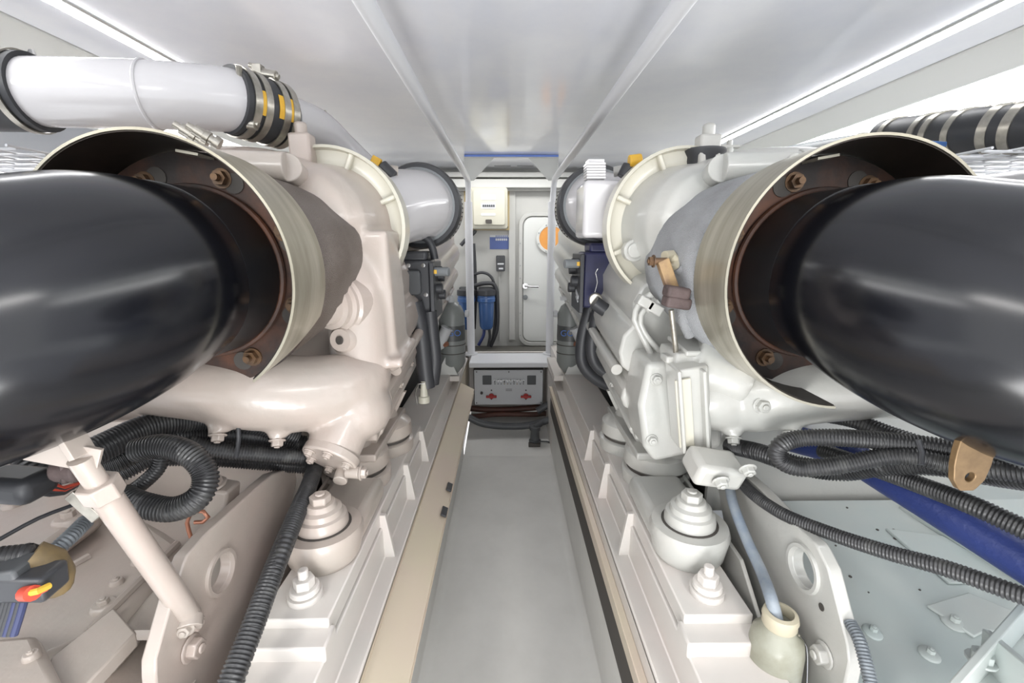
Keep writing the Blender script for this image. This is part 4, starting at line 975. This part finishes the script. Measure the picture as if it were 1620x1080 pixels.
# copper hook, bolt block
hose([P(302, 850, .72), P(296, 825, .72), P(308, 808, .72), P(328, 812, .72), P(326, 824, .72), P(308, 826, .72)], .0035, 'copper_pipe', 'copper', 'small bent copper pipe end on the left ledge', 'pipe', n=8)
t = thing('bolt_block', P(348, 800, .85), 'white block with a large hex bolt beside the looped hose', 'bolt')
q = P(352, 790, .84); MB().box(q, (.045, .05, .07), (0, .2, 0)).build('block', 'eng_l', t, bevel=.006); MB().hexbolt(q + V((-.005, -.01, .038)), (-.1, -.2, 1), .018).build('bolt', 'eng_l', t, bevel=.002)

# ---- right bundle
chose([(1155, 705, .95), (1200, 715, .86), (1260, 735, .80), (1330, 745, .77), (1400, 735, .72), (1480, 735, .67), (1560, 748, .62), (1650, 760, .56)], .019, 'lower black corrugated hose sweeping right under the right elbow')
chose([(1640, 735, .56), (1560, 722, .62), (1480, 706, .66), (1400, 697, .69), (1320, 692, .71), (1260, 694, .73), (1232, 707, .73), (1234, 727, .73), (1265, 740, .72), (1330, 735, .70), (1400, 722, .68), (1450, 722, .66), (1510, 735, .63), (1640, 750, .56)], .0155, 'hairpin loop of black corrugated hose on the right', .0050)
chose([(1295, 655, .86), (1350, 665, .80), (1420, 690, .74), (1500, 712, .68), (1640, 720, .58)], .015, 'upper corrugated hose just below the right elbow')
chose([(1150, 715, .93), (1175, 765, .82), (1230, 808, .72), (1310, 842, .64), (1400, 872, .57), (1500, 900, .51), (1640, 950, .44)], .0115, 'long thin corrugated hose crossing over the right gearbox', .0045)
chose([(1300, 712, .86), (1380, 740, .76), (1450, 765, .69), (1540, 800, .61), (1650, 850, .54)], .0155, 'corrugated hose running beside the blue hose')
chose([(1345, 985, .55), (1362, 1020, .52), (1385, 1110, .47)], .009, 'steel-grey corrugated conduit beside the right support plate', .0042, 'corr_grey')
chose([(1262, 880, .80), (1275, 905, .78), (1290, 925, .77)], .010, 'steel-grey conduit seen through the hole of the right plate', .0042, 'corr_grey')
hose([P(1240, 690, 1.0), P(1330, 715, .88), (P(1420, 765, .76)), P(1520, 825, .66), P(1650, 905, .56), P(1650, 905, .56) * 2 - P(1520, 825, .66), P(1650, 905, .56) * 3 - P(1520, 825, .66) * 2], .032, 'blue_hose', 'bluehose', 'blue ribbed hose running under the black hoses on the right', n=24)
for l in ([(1452, 695, .655), (1458, 712, .65), (1457, 735, .64)], [(375, 660, .84), (378, 690, .83), (374, 722, .84)]):
    tag(MB().tube([P(*q[:2], Y=q[2] - .025) for q in l], .004, n=8).build('cable_tie', 'rubber'), 'black cable tie around the %s hose bundle' % ('right' if l[0][0] > 800 else 'left'), 'cable tie')
# drain hose into the jar
hose([P(1150, 735, .90), P(1158, 790, .82), P(1180, 850, .75), P(1205, 905, .68), P(1221, 950, .612), P(1231, 990, .60)], .010, 'drain_hose', 'drainhose', 'grey-blue drain hose dropping into the cloudy bottle', n=16)
c = P(1235, 1100, .555)
zt = P(1232, 968, .60).z
t = thing('catch_bottle', (c.x, c.y, zt - .22), 'cloudy plastic catch bottle with a taped neck in the right foreground', 'bottle')
o = V((P(1233, 985, .60).x, .60, zt - .225))
MB().lathe(o, (0, 0, 1), [(0, .036), (.01, .041), (.16, .041), (.18, .038), (.195, .026), (.205, .022)], n=36).build('bottle_body', 'jar', t)
MB().lathe(o + V((0, 0, .20)), (0, 0, 1), [(0, .024), (.004, .026), (.010, .025), (.016, .027), (.024, .025), (.026, .019), (.01, .018)], n=30, closed=True).build('taped_neck', 'tape', t)
MB().tube([o + V((-.045, -.02, .10)), o + V((.0, -.045, .07)), o + V((.045, -.03, .05)), o + V((.10, -.02, -.01))], .002, n=6).build('holding_wire', 'chrome', t)
MB().tube([o + V((.02, -.02, .20)), o + V((.045, -.01, .16)), o + V((.06, -.01, .04))], .0015, n=6).build('holding_wire', 'chrome', t)

for o in list(bpy.data.objects):
    if '_o' in o: del o['_o']
